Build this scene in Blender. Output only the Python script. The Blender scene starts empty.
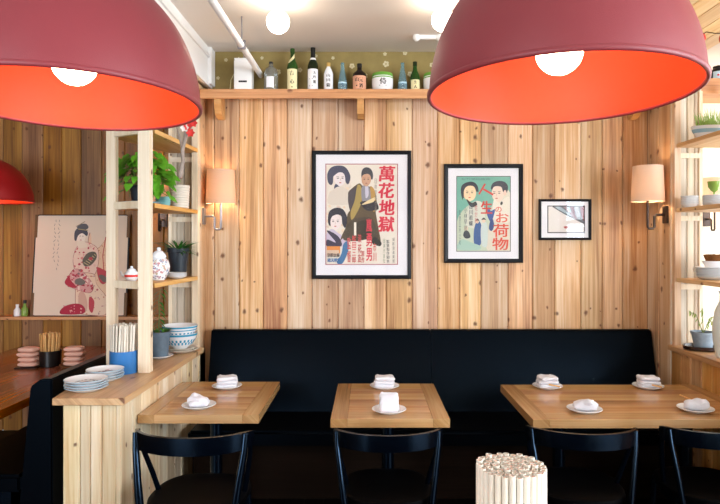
import bpy, bmesh, math, random
from mathutils import Vector, Matrix, Euler
from mathutils.noise import noise_vector as noise_vec
R = math.radians
PI = math.pi
random.seed(7)
SC = bpy.context.scene
COL = SC.collection
F = 603.0; VX = 368.0; VY = 243.0; EYE = 1.63

def P(px, py, Y):
    return Vector(((px - VX) / F * Y, Y, EYE - (py - VY) / F * Y))
def PX(px, Y): return (px - VX) / F * Y
def PZ(py, Y): return EYE - (py - VY) / F * Y

# ------------------------------------------------------------------ materials
def lin(h):
    h = h.lstrip('#')
    o = []
    for i in (0, 2, 4):
        c = int(h[i:i+2], 16) / 255
        o.append(c / 12.92 if c <= .04045 else ((c + .055) / 1.055) ** 2.4)
    return (*o, 1.0)

def new_mat(name):
    m = bpy.data.materials.new(name); m.use_nodes = True
    nt = m.node_tree
    return m, nt, nt.nodes['Principled BSDF']

def mat(name, col, rough=.5, metal=0., coat=0., trans=0., bump=0., bscale=60., var=0., ior=1.45, spec=.5):
    m, nt, b = new_mat(name)
    b.inputs['Base Color'].default_value = lin(col)
    b.inputs['Roughness'].default_value = rough
    b.inputs['Metallic'].default_value = metal
    b.inputs['Coat Weight'].default_value = coat
    b.inputs['Transmission Weight'].default_value = trans
    b.inputs['IOR'].default_value = ior
    b.inputs['Specular IOR Level'].default_value = spec
    if bump or var:
        tc = nt.nodes.new('ShaderNodeTexCoord')
        n = nt.nodes.new('ShaderNodeTexNoise'); n.inputs['Scale'].default_value = bscale; n.inputs['Detail'].default_value = 3
        nt.links.new(tc.outputs['Object'], n.inputs['Vector'])
        if bump:
            bp = nt.nodes.new('ShaderNodeBump'); bp.inputs['Strength'].default_value = bump; bp.inputs['Distance'].default_value = .004
            nt.links.new(n.outputs['Fac'], bp.inputs['Height']); nt.links.new(bp.outputs['Normal'], b.inputs['Normal'])
        if var:
            hs = nt.nodes.new('ShaderNodeHueSaturation'); hs.inputs['Color'].default_value = lin(col)
            mr = nt.nodes.new('ShaderNodeMapRange'); mr.inputs['From Min'].default_value = .25; mr.inputs['From Max'].default_value = .75
            mr.inputs['To Min'].default_value = 1 - var; mr.inputs['To Max'].default_value = 1 + var
            nt.links.new(n.outputs['Fac'], mr.inputs['Value']); nt.links.new(mr.outputs['Result'], hs.inputs['Value'])
            nt.links.new(hs.outputs['Color'], b.inputs['Base Color'])
    return m

def emit(name, col, strength):
    m, nt, b = new_mat(name)
    b.inputs['Base Color'].default_value = lin(col)
    b.inputs['Emission Color'].default_value = lin(col)
    b.inputs['Emission Strength'].default_value = strength
    return m

def attr_mat(name, rough=.6):
    """printed ink or glaze: each printed shape keeps its own colour"""
    m, nt, b = new_mat(name)
    a = nt.nodes.new('ShaderNodeAttribute'); a.attribute_name = 'ink'
    nt.links.new(a.outputs['Color'], b.inputs['Base Color'])
    b.inputs['Roughness'].default_value = rough
    return m

def wood(name, light, mid, dark, along='Z', knots=.5, rough=.55, coat=0., var=.18, fine=26., bumps=.15, satvar=.12):
    m, nt, b = new_mat(name)
    N = nt.nodes.new; L = nt.links.new
    tc = N('ShaderNodeTexCoord'); sep = N('ShaderNodeSeparateXYZ'); L(tc.outputs['Object'], sep.inputs[0])
    ax = {'X': 0, 'Y': 1, 'Z': 2}[along]; oth = [i for i in range(3) if i != ax]
    add = N('ShaderNodeMath'); add.operation = 'ADD'
    L(sep.outputs[oth[0]], add.inputs[0]); L(sep.outputs[oth[1]], add.inputs[1])
    comb = N('ShaderNodeCombineXYZ'); L(add.outputs[0], comb.inputs[0]); L(sep.outputs[ax], comb.inputs[1])
    geo = N('ShaderNodeNewGeometry')
    sc = N('ShaderNodeVectorMath'); sc.operation = 'SCALE'; sc.inputs[0].default_value = (37.1, 53.7, 11.3)
    L(geo.outputs['Random Per Island'], sc.inputs['Scale'])
    off = N('ShaderNodeVectorMath'); off.operation = 'ADD'; L(comb.outputs[0], off.inputs[0]); L(sc.outputs[0], off.inputs[1])
    def noise(sx, sy, detail, rough_=.6, dist=0.):
        mu = N('ShaderNodeVectorMath'); mu.operation = 'MULTIPLY'; mu.inputs[1].default_value = (sx, sy, 1)
        L(off.outputs[0], mu.inputs[0])
        n = N('ShaderNodeTexNoise'); n.inputs['Scale'].default_value = 1; n.inputs['Detail'].default_value = detail
        n.inputs['Roughness'].default_value = rough_; n.inputs['Distortion'].default_value = dist
        L(mu.outputs[0], n.inputs['Vector']); return n
    n1 = noise(9, .55, 3, .55, .6); n2 = noise(fine * 3.2, 1.6, 4, .65, .2)
    mx = N('ShaderNodeMath'); mx.operation = 'MULTIPLY_ADD'; L(n2.outputs['Fac'], mx.inputs[0]); mx.inputs[1].default_value = .45
    m2 = N('ShaderNodeMath'); m2.operation = 'MULTIPLY'; L(n1.outputs['Fac'], m2.inputs[0]); m2.inputs[1].default_value = .6
    L(m2.outputs[0], mx.inputs[2])
    ramp = N('ShaderNodeValToRGB'); e = ramp.color_ramp.elements
    e[0].position = .37; e[0].color = lin(light); e[1].position = .72; e[1].color = lin(dark)
    k = e.new(.54); k.color = lin(mid)
    L(mx.outputs[0], ramp.inputs[0])
    hs = N('ShaderNodeHueSaturation'); L(ramp.outputs[0], hs.inputs['Color'])
    wn = N('ShaderNodeTexWhiteNoise'); wn.noise_dimensions = '1D'; L(geo.outputs['Random Per Island'], wn.inputs['W'])
    s2 = N('ShaderNodeSeparateColor'); L(wn.outputs['Color'], s2.inputs[0])
    def mr(src, lo, hi):
        q = N('ShaderNodeMapRange'); q.inputs['To Min'].default_value = lo; q.inputs['To Max'].default_value = hi
        L(src, q.inputs['Value']); return q.outputs['Result']
    L(mr(s2.outputs[0], 1 - var, 1 + var), hs.inputs['Value'])
    L(mr(s2.outputs[1], 1 - satvar, 1 + satvar), hs.inputs['Saturation'])
    L(mr(s2.outputs[2], .492, .508), hs.inputs['Hue'])
    colout = hs.outputs['Color']
    if knots > 0:
        mu = N('ShaderNodeVectorMath'); mu.operation = 'MULTIPLY'; mu.inputs[1].default_value = (8.5, 6.6, 0)
        L(off.outputs[0], mu.inputs[0])
        wob = N('ShaderNodeTexNoise'); wob.inputs['Scale'].default_value = 3.; L(mu.outputs[0], wob.inputs['Vector'])
        wa = N('ShaderNodeVectorMath'); wa.operation = 'MULTIPLY_ADD'; wa.inputs[1].default_value = (.22, .22, 0)
        L(wob.outputs['Color'], wa.inputs[0]); L(mu.outputs[0], wa.inputs[2])
        v = N('ShaderNodeTexVoronoi'); v.voronoi_dimensions = '2D'; v.inputs['Scale'].default_value = 1.
        L(wa.outputs[0], v.inputs['Vector'])
        vs = N('ShaderNodeSeparateColor'); L(v.outputs['Color'], vs.inputs[0])
        lt = N('ShaderNodeMath'); lt.operation = 'LESS_THAN'; L(vs.outputs[0], lt.inputs[0]); lt.inputs[1].default_value = knots
        size = mr(vs.outputs[1], .04, .13)
        dv = N('ShaderNodeMath'); dv.operation = 'DIVIDE'; L(v.outputs['Distance'], dv.inputs[0]); L(size, dv.inputs[1])
        kr = N('ShaderNodeMapRange'); kr.interpolation_type = 'SMOOTHSTEP'; kr.inputs['From Min'].default_value = .35; kr.inputs['From Max'].default_value = 1.5
        kr.inputs['To Min'].default_value = .9; kr.inputs['To Max'].default_value = 0.
        L(dv.outputs[0], kr.inputs['Value'])
        kf = N('ShaderNodeMath'); kf.operation = 'MULTIPLY'; L(kr.outputs[0], kf.inputs[0]); L(lt.outputs[0], kf.inputs[1])
        mix = N('ShaderNodeMix'); mix.data_type = 'RGBA'; L(kf.outputs[0], mix.inputs[0]); L(colout, mix.inputs[6])
        mix.inputs[7].default_value = lin('#643516'); colout = mix.outputs[2]
    L(colout, b.inputs['Base Color'])
    b.inputs['Roughness'].default_value = rough; b.inputs['Coat Weight'].default_value = coat
    b.inputs['Coat Roughness'].default_value = .12
    if bumps:
        bp = N('ShaderNodeBump'); bp.inputs['Strength'].default_value = bumps; bp.inputs['Distance'].default_value = .003
        L(n2.outputs['Fac'], bp.inputs['Height']); L(bp.outputs['Normal'], b.inputs['Normal'])
    return m

def shade_mat(name, col, tr=.55):
    m, nt, b = new_mat(name)
    N = nt.nodes.new; L = nt.links.new
    b.inputs['Base Color'].default_value = lin(col); b.inputs['Roughness'].default_value = .8
    t = N('ShaderNodeBsdfTranslucent'); t.inputs['Color'].default_value = lin(col)
    mx = N('ShaderNodeMixShader'); mx.inputs[0].default_value = tr
    L(b.outputs[0], mx.inputs[1]); L(t.outputs[0], mx.inputs[2])
    L(mx.outputs[0], nt.nodes['Material Output'].inputs['Surface'])
    return m

def pane_mat(name):
    m, nt, b = new_mat(name)
    N = nt.nodes.new; L = nt.links.new
    t = N('ShaderNodeBsdfTransparent'); g = N('ShaderNodeBsdfGlossy'); g.inputs['Roughness'].default_value = .03
    fr = N('ShaderNodeFresnel'); fr.inputs['IOR'].default_value = 1.5
    ge = N('ShaderNodeNewGeometry'); iv = N('ShaderNodeMath'); iv.operation = 'SUBTRACT'; iv.inputs[0].default_value = 1; L(ge.outputs['Backfacing'], iv.inputs[1])
    mu = N('ShaderNodeMath'); mu.operation = 'MULTIPLY'; L(fr.outputs[0], mu.inputs[0]); L(iv.outputs[0], mu.inputs[1])
    mx = N('ShaderNodeMixShader'); L(mu.outputs[0], mx.inputs[0]); L(t.outputs[0], mx.inputs[1]); L(g.outputs[0], mx.inputs[2])
    L(mx.outputs[0], nt.nodes['Material Output'].inputs['Surface'])
    return m

M = {}
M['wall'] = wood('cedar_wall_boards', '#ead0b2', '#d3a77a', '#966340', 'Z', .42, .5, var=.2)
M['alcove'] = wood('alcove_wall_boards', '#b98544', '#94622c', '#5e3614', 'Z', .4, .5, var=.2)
M['pale'] = wood('pale_partition_boards', '#efe2cb', '#e0cba6', '#c39a66', 'Z', .35, .55, var=.1)
M['palestub'] = wood('weathered_pale_boards', '#e2d6c4', '#c8b8a2', '#9a8874', 'Z', .15, .6, var=.14, satvar=.2)
M['half'] = wood('half_wall_boards', '#d9b080', '#bb8850', '#8a5a2e', 'Z', .4, .5, var=.15)
M['post'] = wood('pale_post_wood', '#f2e5cf', '#e6d3b4', '#cfae82', 'Z', .1, .5, var=.06)
M['cap'] = wood('ledge_wood', '#d7ac7c', '#c08e5c', '#96653a', 'Y', .1, .4, var=.06)
M['shelfwood'] = wood('shelf_wood', '#e6c28c', '#d8a766', '#b57d40', 'Y', .2, .5, var=.08)
M['shelfx'] = wood('long_shelf_wood', '#dca060', '#c98543', '#a3622a', 'X', .2, .5, var=.08)
M['table'] = wood('table_oak', '#cfa878', '#bb8d5b', '#98693c', 'X', 0, .22, coat=.35, var=.045, satvar=.05, bumps=.04)
M['tabley'] = wood('table_oak_crosswise', '#c39a68', '#ae804e', '#8a5e36', 'Y', 0, .22, coat=.35, var=.05, satvar=.05, bumps=.04)
M['booth'] = wood('booth_table_wood', '#b5652c', '#9a4f1e', '#6e3210', 'Y', 0, .25, coat=.3, var=.08, bumps=.04)
M['soffit'] = wood('soffit_boards', '#f0d6a6', '#e6c288', '#c99a5a', 'Y', .1, .5, var=.08)
M['benchbase'] = wood('bench_base_wood', '#1f130b', '#170d07', '#0e0804', 'X', 0, .75, var=.1)
M['floor'] = wood('dark_floor_wood', '#120d0a', '#0d0907', '#080504', 'Y', 0, .45, var=.2)
M['ceil'] = mat('painted_ceiling', '#e6ddd4', .8, bump=.05, bscale=14)
M['white'] = mat('white_paint', '#eeeeee', .45)
M['cream'] = mat('cream_plaster', '#efe6d2', .8, bump=.05, bscale=30)
M['olive'] = mat('olive_wallpaper', '#92804e', .8, var=.12, bscale=12)
M['blossom'] = mat('pale_blossom_print', '#cfc6a4', .8)
M['black'] = mat('black_lacquer', '#02040a', .2, spec=.6)
M['seat'] = mat('black_chair_seat', '#020203', .5, spec=.05)
M['blackleather'] = mat('black_upholstery', '#020203', .32, bump=.05, bscale=160, spec=.14)
M['blackframe'] = mat('black_picture_frame', '#0c0d14', .35, spec=.25)
M['matboard'] = mat('white_picture_mat', '#eceaf0', .9)
M['pane'] = pane_mat('picture_glass')
M['ink'] = attr_mat('printed_ink', .7)
M['glaze'] = attr_mat('painted_glaze', .2)
M['lampred'] = mat('red_lamp_enamel', '#86343b', .45, bump=.12, bscale=420)
M['lampred2'] = mat('deep_red_lamp_enamel', '#a51418', .45, bump=.1, bscale=420)
M['lampin'] = mat('orange_lamp_lining', '#d43c17', .55)
M['lampin2'] = mat('orange_booth_lamp_lining', '#ee4a1e', .55)
M['bulb'] = emit('glowing_bulb', '#ffdcb0', 110)
M['bulbb'] = emit('glowing_booth_bulb', '#ffe0b4', 16)
M['bulbp'] = emit('glowing_pendant_bulb', '#ffe0b4', 42)
M['globe'] = emit('glowing_globe', '#ffeed8', 20)
M['shade'] = shade_mat('linen_lamp_shade', '#e6ccb2', .3)
M['shade2'] = shade_mat('pale_linen_lamp_shade', '#e6d0ba', .28)
M['bronze'] = mat('dark_bronze', '#4a3f3a', .35, metal=.8)
M['chrome'] = mat('brushed_nickel', '#9a9aa2', .3, metal=.9)
M['porcelain'] = mat('white_porcelain', '#eef0f4', .15)
M['bluerim'] = mat('pale_blue_glaze', '#9cc4d8', .15)
M['palerim'] = mat('very_pale_grey_green_glaze', '#cfdcdc', .15)
M['turq'] = mat('turquoise_glaze', '#3f9ec4', .18)
M['bluestripe'] = mat('blue_stripe_glaze', '#5d92b8', .18)
M['towel'] = mat('white_towel', '#dcdce4', .9, bump=.5, bscale=220)
M['pink'] = mat('pinkish_napkin', '#e6b6a4', .9, bump=.4, bscale=200)
M['stick'] = mat('bare_chopstick_wood', '#d9a868', .6, var=.15, bscale=40)
M['sticktip'] = mat('pale_chopstick_wood', '#dcae98', .7, var=.2, bscale=90)
M['paper'] = mat('chopstick_paper', '#dcd5c8', .75, var=.05, bscale=50)
M['papergold'] = mat('cream_chopstick_paper', '#e9dcc0', .75, var=.05, bscale=50)
M['cupblue'] = mat('blue_canister', '#2f6fae', .35)
M['cupblack'] = mat('black_canister', '#0d0c0d', .3)
M['greengl'] = mat('green_bottle_glass', '#2f5c22', .08, trans=.35)
M['dkgreen'] = mat('dark_green_bottle_glass', '#14260f', .08, trans=.2)
M['cleargl'] = mat('clear_bottle_glass', '#dfe6e6', .06, trans=.85)
M['bluegl'] = mat('light_blue_bottle_glass', '#a6d8ec', .08, trans=.75)
M['brownjar'] = mat('dark_brown_glaze', '#1d1210', .2)
M['whitebottle'] = mat('white_bottle_glaze', '#eef0f4', .2)
M['label_cream'] = mat('cream_label', '#e8dfb0', .7)
M['label_white'] = mat('white_label', '#ecebf0', .7)
M['label_salmon'] = mat('salmon_label', '#dea486', .7)
M['label_blue'] = mat('pale_blue_label', '#bfe0f0', .7)
M['inkblack'] = mat('black_ink', '#15131a', .7)
M['inkblue'] = mat('blue_ink', '#3a5f9a', .6)
M['greenlid'] = mat('green_rope_top', '#6aa53c', .7)
M['gold'] = mat('gold_cap', '#d3b068', .35, metal=.6)
M['leaf'] = mat('green_leaf', '#5da326', .4, var=.45, bscale=14)
M['leafdark'] = mat('dark_green_leaf', '#2f6a22', .45, var=.3, bscale=30)
M['leafsoft'] = mat('soft_green_leaf', '#8aa84a', .5, var=.25, bscale=30)
M['stem'] = mat('plant_stem', '#6b7a3a', .6)
M['soil'] = mat('potting_soil', '#2a1d14', .95)
M['potnavy'] = mat('dark_navy_pot', '#1d2a36', .45)
M['potgrey'] = mat('blue_grey_pot', '#5a6b7a', .6, var=.15, bscale=30)
M['potstone'] = mat('grey_stone_pot', '#8a98a4', .6, var=.15, bscale=40)
M['ribbed'] = mat('off_white_ribbed_glaze', '#e4ddd0', .5)
M['aqua'] = mat('aqua_glass', '#8fd0d4', .15)
M['lacquer'] = mat('dark_lacquer_tray', '#2c1812', .25)
M['basket'] = mat('brown_woven_basket', '#7d5028', .8, var=.3, bscale=60)
M['terracotta'] = mat('terracotta', '#b5622e', .8)
M['vase'] = mat('celadon_vase', '#d4dcd6', .25)
M['glassgreen'] = mat('green_goblet_glass', '#a3c860', .08, trans=.4)
M['grey_wood'] = mat('dried_grey_wood', '#9a8c82', .8, var=.2, bscale=40)
M['redpetal'] = mat('red_paper_flower', '#d93a34', .6)
M['whitepetal'] = mat('white_paper_flower', '#efe6e2', .7)
M['redchili'] = mat('red_string_light', '#d42018', .3)
M['wire'] = mat('dark_wire', '#2a1a14', .5)
M['dark'] = mat('dark_recess', '#26262a', .6)
M['darkboard'] = mat('black_backing_board', '#17151a', .6)
M['woodcorner'] = mat('brown_corner_mount', '#6f5032', .6)

def pin(m): return m.node_tree.nodes['Principled BSDF'].inputs
pin(M['benchbase'])['Specular IOR Level'].default_value = .04
pin(M['floor'])['Specular IOR Level'].default_value = .1
for k_ in ('black', 'blackleather'): pin(M[k_])['Specular Tint'].default_value = (.35, .62, 1, 1)  # blue tint colours the sheen to stand in for reflected sky
# ------------------------------------------------------------------ mesh builder
class MB:
    def __init__(s): s.bm = bmesh.new(); s.mi = 0
    def _face(s, vs):
        try:
            f = s.bm.faces.new(vs); f.material_index = s.mi; return f
        except ValueError: return None
    def box(s, a, b, bev=0., seg=2):
        t = bmesh.new()
        x0, y0, z0 = [min(a[i], b[i]) for i in range(3)]; x1, y1, z1 = [max(a[i], b[i]) for i in range(3)]
        v = [t.verts.new(c) for c in ((x0,y0,z0),(x1,y0,z0),(x1,y1,z0),(x0,y1,z0),(x0,y0,z1),(x1,y0,z1),(x1,y1,z1),(x0,y1,z1))]
        for q in ((0,3,2,1),(4,5,6,7),(0,1,5,4),(1,2,6,5),(2,3,7,6),(3,0,4,7)): t.faces.new([v[i] for i in q])
        if bev: bmesh.ops.bevel(t, geom=t.edges[:], offset=bev, segments=seg, affect='EDGES', clamp_overlap=True)
        s.merge(t); return s
    def merge(s, t, mtx=None):
        mp = {}
        for v in t.verts: mp[v] = s.bm.verts.new(mtx @ v.co if mtx else v.co)
        for f in t.faces: s._face([mp[v] for v in f.verts])
        t.free()
    def add(s, other, mtx=None):
        mp = {}
        for v in other.bm.verts: mp[v] = s.bm.verts.new(mtx @ v.co if mtx else v.co)
        for f in other.bm.faces:
            g = s._face([mp[v] for v in f.verts])
            if g: g.material_index = f.material_index
        other.bm.free(); return s
    def lathe(s, prof, c=(0,0,0), seg=32, sx=1., sy=1., a0=0., a1=2*PI):
        full = abs(a1 - a0 - 2*PI) < 1e-6
        n = seg if full else seg + 1
        rings = []
        for r, z in prof:
            if r < 1e-6: rings.append([s.bm.verts.new((c[0], c[1], c[2]+z))]); continue
            rings.append([s.bm.verts.new((c[0]+r*sx*math.cos(a0+(a1-a0)*i/seg), c[1]+r*sy*math.sin(a0+(a1-a0)*i/seg), c[2]+z)) for i in range(n)])
        for A, B in zip(rings, rings[1:]):
            for i in range(seg):
                j = (i+1) % n
                if not full and i + 1 >= n: continue
                if len(A) == 1 and len(B) == 1: continue
                if len(A) == 1: s._face([A[0], B[j], B[i]])
                elif len(B) == 1: s._face([A[i], A[j], B[0]])
                else: s._face([A[i], A[j], B[j], B[i]])
        return s
    def tube(s, path, r, seg=10, cap=True, flat=1.):
        path = [Vector(p) for p in path]; n = len(path)
        rs = r if isinstance(r, (list, tuple)) else [r]*n
        prev = None; rings = []
        for i, p in enumerate(path):
            d = (path[min(i+1, n-1)] - path[max(i-1, 0)]).normalized()
            if prev is None:
                u = d.orthogonal().normalized()
            else:
                u = (prev - d*prev.dot(d)).normalized()
            w = d.cross(u); prev = u
            rings.append([s.bm.verts.new(p + (u*math.cos(2*PI*k/seg) + w*math.sin(2*PI*k/seg)*flat)*rs[i]) for k in range(seg)])
        for A, B in zip(rings, rings[1:]):
            for k in range(seg): s._face([A[k], A[(k+1)%seg], B[(k+1)%seg], B[k]])
        if cap: s._face(rings[0][::-1]); s._face(rings[-1])
        return s
    def prism(s, pts, z0, z1):
        """polygon (x, y) extruded from z0 to z1"""
        A = [s.bm.verts.new((p[0], p[1], z0)) for p in pts]; B = [s.bm.verts.new((p[0], p[1], z1)) for p in pts]
        n = len(pts)
        s._face(A[::-1]); s._face(B)
        for i in range(n): s._face([A[i], A[(i+1)%n], B[(i+1)%n], B[i]])
        return s
    def sweep(s, path, prof):
        """rings of points given per path station"""
        rings = [[s.bm.verts.new(q) for q in pr] for pr in prof]
        m = len(rings[0])
        for A, B in zip(rings, rings[1:]):
            for k in range(m): s._face([A[k], A[(k+1)%m], B[(k+1)%m], B[k]])
        s._face(rings[0][::-1]); s._face(rings[-1]); return s
    def sup(s, a, b, c, e1=.4, e2=.4, ctr=(0,0,0), nu=28, nv=14, mtx=None, jit=0., rnd=None):
        """rounded pad (superellipsoid)"""
        def pw(x, e): return math.copysign(abs(x)**e, x)
        rings = []
        for j in range(nv+1):
            ph = -PI/2 + PI*j/nv
            if j in (0, nv):
                pts = [Vector((0, 0, c*pw(math.sin(ph), e1)))]
            else:
                pts = [Vector((a*pw(math.cos(ph), e1)*pw(math.cos(2*PI*i/nu), e2), b*pw(math.cos(ph), e1)*pw(math.sin(2*PI*i/nu), e2), c*pw(math.sin(ph), e1))) for i in range(nu)]
            out = []
            for p in pts:
                if jit and rnd: p = p + Vector((rnd.uniform(-jit, jit), rnd.uniform(-jit, jit), rnd.uniform(-jit, jit)))
                p = (mtx @ p if mtx else p) + Vector(ctr)
                out.append(s.bm.verts.new(p))
            rings.append(out)
        for A, B in zip(rings, rings[1:]):
            for i in range(nu):
                j = (i+1) % nu
                if len(A) == 1: s._face([A[0], B[j], B[i]])
                elif len(B) == 1: s._face([A[i], A[j], B[0]])
                else: s._face([A[i], A[j], B[j], B[i]])
        return s
    def build(s, name, mats, parent=None, loc=None, rotz=0., smooth=False, angle=40):
        me = bpy.data.meshes.new(name)
        bmesh.ops.recalc_face_normals(s.bm, faces=s.bm.faces[:])
        s.bm.to_mesh(me); s.bm.free()
        for m in (mats if isinstance(mats, (list, tuple)) else [mats]): me.materials.append(m)
        o = bpy.data.objects.new(name, me); COL.objects.link(o)
        if smooth:
            for p in me.polygons: p.use_smooth = True
            try: me.set_sharp_from_angle(angle=R(angle))
            except Exception: pass
        if parent: o.parent = parent
        if loc is not None: o.location = loc
        o.rotation_euler = (0, 0, rotz)
        return o

def tag(o, label, cat, group=None, kind=None):
    o['label'] = label; o['category'] = cat
    if group: o['group'] = group
    if kind: o['kind'] = kind
    return o
def thing(name, label, cat, loc=(0,0,0), rotz=0., group=None):
    o = bpy.data.objects.new(name, None); COL.objects.link(o); o.empty_display_size = .05
    o.location = loc; o.rotation_euler = (0, 0, rotz)
    return tag(o, label, cat, group)
def struct(o, label=None):
    o['kind'] = 'structure'
    if label: o['label'] = label
    return o
def kids(o): return [c for c in COL.objects if c.parent == o]
def dup(o, loc, rotz=None, label=None, group=None, parent=None):
    c = o.copy(); COL.objects.link(c)
    if parent: c.parent = parent
    else:
        c.location = loc
        if rotz is not None: c.rotation_euler = (c.rotation_euler[0], c.rotation_euler[1], rotz)
        if label: c['label'] = label
        if group: c['group'] = group
    for k in kids(o): dup(k, None, parent=c)
    return c

# ------------------------------------------------------------------ flat printed art (posters, labels)
_tc = {}
def text_geo(body, bold=0.):
    key = (body, bold)
    if key not in _tc:
        cu = bpy.data.curves.new('lettering', 'FONT'); cu.body = body; cu.offset = bold; cu.resolution_u = 3
        ob = bpy.data.objects.new('lettering', cu); COL.objects.link(ob)
        me = bpy.data.meshes.new_from_object(ob)
        vs = [(v.co.x, v.co.y) for v in me.vertices]; fs = [tuple(p.vertices) for p in me.polygons]
        COL.objects.unlink(ob); bpy.data.objects.remove(ob); bpy.data.curves.remove(cu); bpy.data.meshes.remove(me)
        _tc[key] = (vs, fs)
    return _tc[key]

class Art:
    """flat shapes laid over one another like screen print; zoom pixels in, metres out"""
    def __init__(s, x0, y0, x1, y1, w, h, step=.00012):
        s.m = (x0, y0, x1, y1, w, h); s.V = []; s.Fc = []; s.C = []; s.k = 0; s.step = step; s.base = 0.
    def q(s, x, y):
        x0, y0, x1, y1, w, h = s.m
        return ((x-x0)/(x1-x0)*w - w/2, (y1-y)/(y1-y0)*h)
    def poly(s, pts, col):
        x0, y0, x1, y1, _, _ = s.m; e_ = 3.2
        pts = [(min(max(p[0], x0-e_), x1+e_), min(max(p[1], y0-e_), y1+e_)) for p in pts]
        if len(pts) > 4: pts = [(min(max(p[0], x0), x1), min(max(p[1], y0), y1)) for p in pts]
        s.k += 1; b = len(s.V)
        for p in pts:
            u, v = s.q(*p); s.V.append((u, -s.step*s.k, v))
        s.Fc.append(tuple(range(b, b+len(pts)))); s.C.append(lin(col))
    def rect(s, x0, y0, x1, y1, col): s.poly([(x0,y0),(x1,y0),(x1,y1),(x0,y1)], col)
    def ell(s, cx, cy, rx, ry, col, rot=0., n=26):
        c, d = math.cos(R(rot)), math.sin(R(rot))
        s.poly([(cx+rx*math.cos(t)*c-ry*math.sin(t)*d, cy+rx*math.cos(t)*d+ry*math.sin(t)*c) for t in [2*PI*i/n for i in range(n)]], col)
    def blob(s, pts, col, n=5):
        out = []; L = len(pts)
        for i in range(L):
            p0, p1, p2, p3 = [Vector(pts[(i+j-1) % L]) for j in range(4)]
            for k in range(n):
                t = k/n
                out.append(.5*((2*p1)+(p2-p0)*t+(2*p0-5*p1+4*p2-p3)*t*t+(3*p1-p0-3*p2+p3)*t**3))
        s.poly([(p.x, p.y) for p in out], col)
    def line(s, pts, w, col):
        for a, b in zip(pts, pts[1:]):
            a = Vector(a); b = Vector(b); d = (b-a); 
            if d.length < 1e-6: continue
            n = Vector((-d.y, d.x)).normalized()*w/2
            s.poly([a+n, b+n, b-n, a-n], col)
    def text(s, body, cx, cy, w, h, col, bold=.02, slant=0.):
        vs, fs = text_geo(body, 0)
        xs = [v[0] for v in vs]; ys = [v[1] for v in vs]
        ax, bx, ay, by = min(xs), max(xs), min(ys), max(ys)
        sh = [(0, 0)] if bold < .015 else [(-bold, -bold*.6), (bold, -bold*.6), (-bold, bold*.6), (bold, bold*.6)]
        for dx, dy in sh:
            s.k += .4; b = len(s.V)
            for x, y in vs:
                fx, fy = (x-ax)/(bx-ax)-.5, (y-ay)/(by-ay)-.5
                u, v = s.q(cx + (fx + slant*fy + dx)*w, cy - (fy+dy)*h); s.V.append((u, -s.step*s.k, v))
            for f in fs: s.Fc.append(tuple(b+i for i in f)); s.C.append(lin(col))
        s.k += .6
    def column(s, body, cx, y0, y1, w, col, bold=.02):
        n = len(body); d = (y1-y0)/n
        for i, ch in enumerate(body): s.text(ch, cx, y0+d*(i+.5), w, d*.86, col, bold)
    def build(s, name, m, parent=None, loc=(0,0,0), flip=True):
        k0 = min(-v[1] for v in s.V); k1 = max(-v[1] for v in s.V)
        s.V = [(v[0], -.0002 - (-v[1]-k0)/(k1-k0)*.0034 - s.base, v[2]) for v in s.V]
        me = bpy.data.meshes.new(name); me.from_pydata(s.V, [], s.Fc)
        at = me.color_attributes.new('ink', 'FLOAT_COLOR', 'CORNER')
        i = 0
        for f, c in zip(me.polygons, s.C):
            for _ in f.vertices: at.data[i].color = c; i += 1
        me.materials.append(m)
        o = bpy.data.objects.new(name, me); COL.objects.link(o)
        if parent: o.parent = parent
        o.location = loc; return o

# ================================================================== SETTING
YB = 4.45; YA = 5.25; ZC = 3.04
XL = -1.2; XR = 2.06
SL = 4.30; SR = 4.10           # front faces of the two stub walls
OL = -1.42; OR = 2.27          # their outer sides

def board_wall(mb, o, u, n, edges, z0, z1, th=.022, ch=.006, gap=.0014):
    """vertical boards with chamfered edges along direction u from o, facing n"""
    o = Vector((*o, 0)); u = Vector((*u, 0)); n = Vector((*n, 0))
    for a, b in zip(edges, edges[1:]):
        a += gap; b -= gap
        pts = [(a, -th), (b, -th), (b, -ch), (b-ch, 0), (a+ch, 0), (a, -ch)]
        mb.prism([(o + u*p + n*q)[:2] for p, q in pts], z0, z1)

def steps(a, b, w, rnd=.12):
    out = [a]; 
    while out[-1] < b - w*.6: out.append(out[-1] + w*random.uniform(1-rnd, 1+rnd))
    out[-1] = b
    return out

# back wall boards, seams read off the photograph
seams = [193, 214, 239, 263, 287, 312, 338, 364, 386, 412, 437.5, 459.6, 481, 508, 532.5, 554.6, 581, 602.5, 623, 648, 676]
ex = [PX(s, YB) for s in seams]
ex[0] = OL; ex[-1] = OR
m = MB(); board_wall(m, (0, YB), (1, 0), (0, -1), ex, 0, 2.72)
m.box((OL, YB+.024, 0), (OR, YB+.12, ZC))
struct(m.build('wall_back', M['wall']))
# papered strip above the long shelf
m = MB(); m.box((XL, YB-.004, 2.715), (XR, YB+.022, ZC))
m.mi = 1
rf = random.Random(5)
spots = [(x, y) for x, y in ((248,66),(333,58),(352,66),(385,54),(386,64),(405,53),(432,65),(300,70),(316,56),(262,58),(278,72),(365,76),(410,74),(218,78),(226,60))]
for _ in range(46): spots.append((rf.uniform(440, 645), rf.uniform(54, 86)))
for (x, y) in spots:
    c = P(x, y, YB-.0045); r0 = rf.uniform(.012, .024); a0 = rf.uniform(0, 6)
    for k in range(5):
        a = a0 + k*2*PI/5; d = Vector((math.cos(a), 0, math.sin(a)))
        cc = c + d*r0*.6
        m._face([m.bm.verts.new(cc + Vector((math.cos(t), 0, math.sin(t)))*r0*.42 + Vector((0, -.0002*k, 0))) for t in [2*PI*i/9 for i in range(9)]])
struct(m.build('wall_papered_strip', [M['olive'], M['blossom']]))

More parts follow.
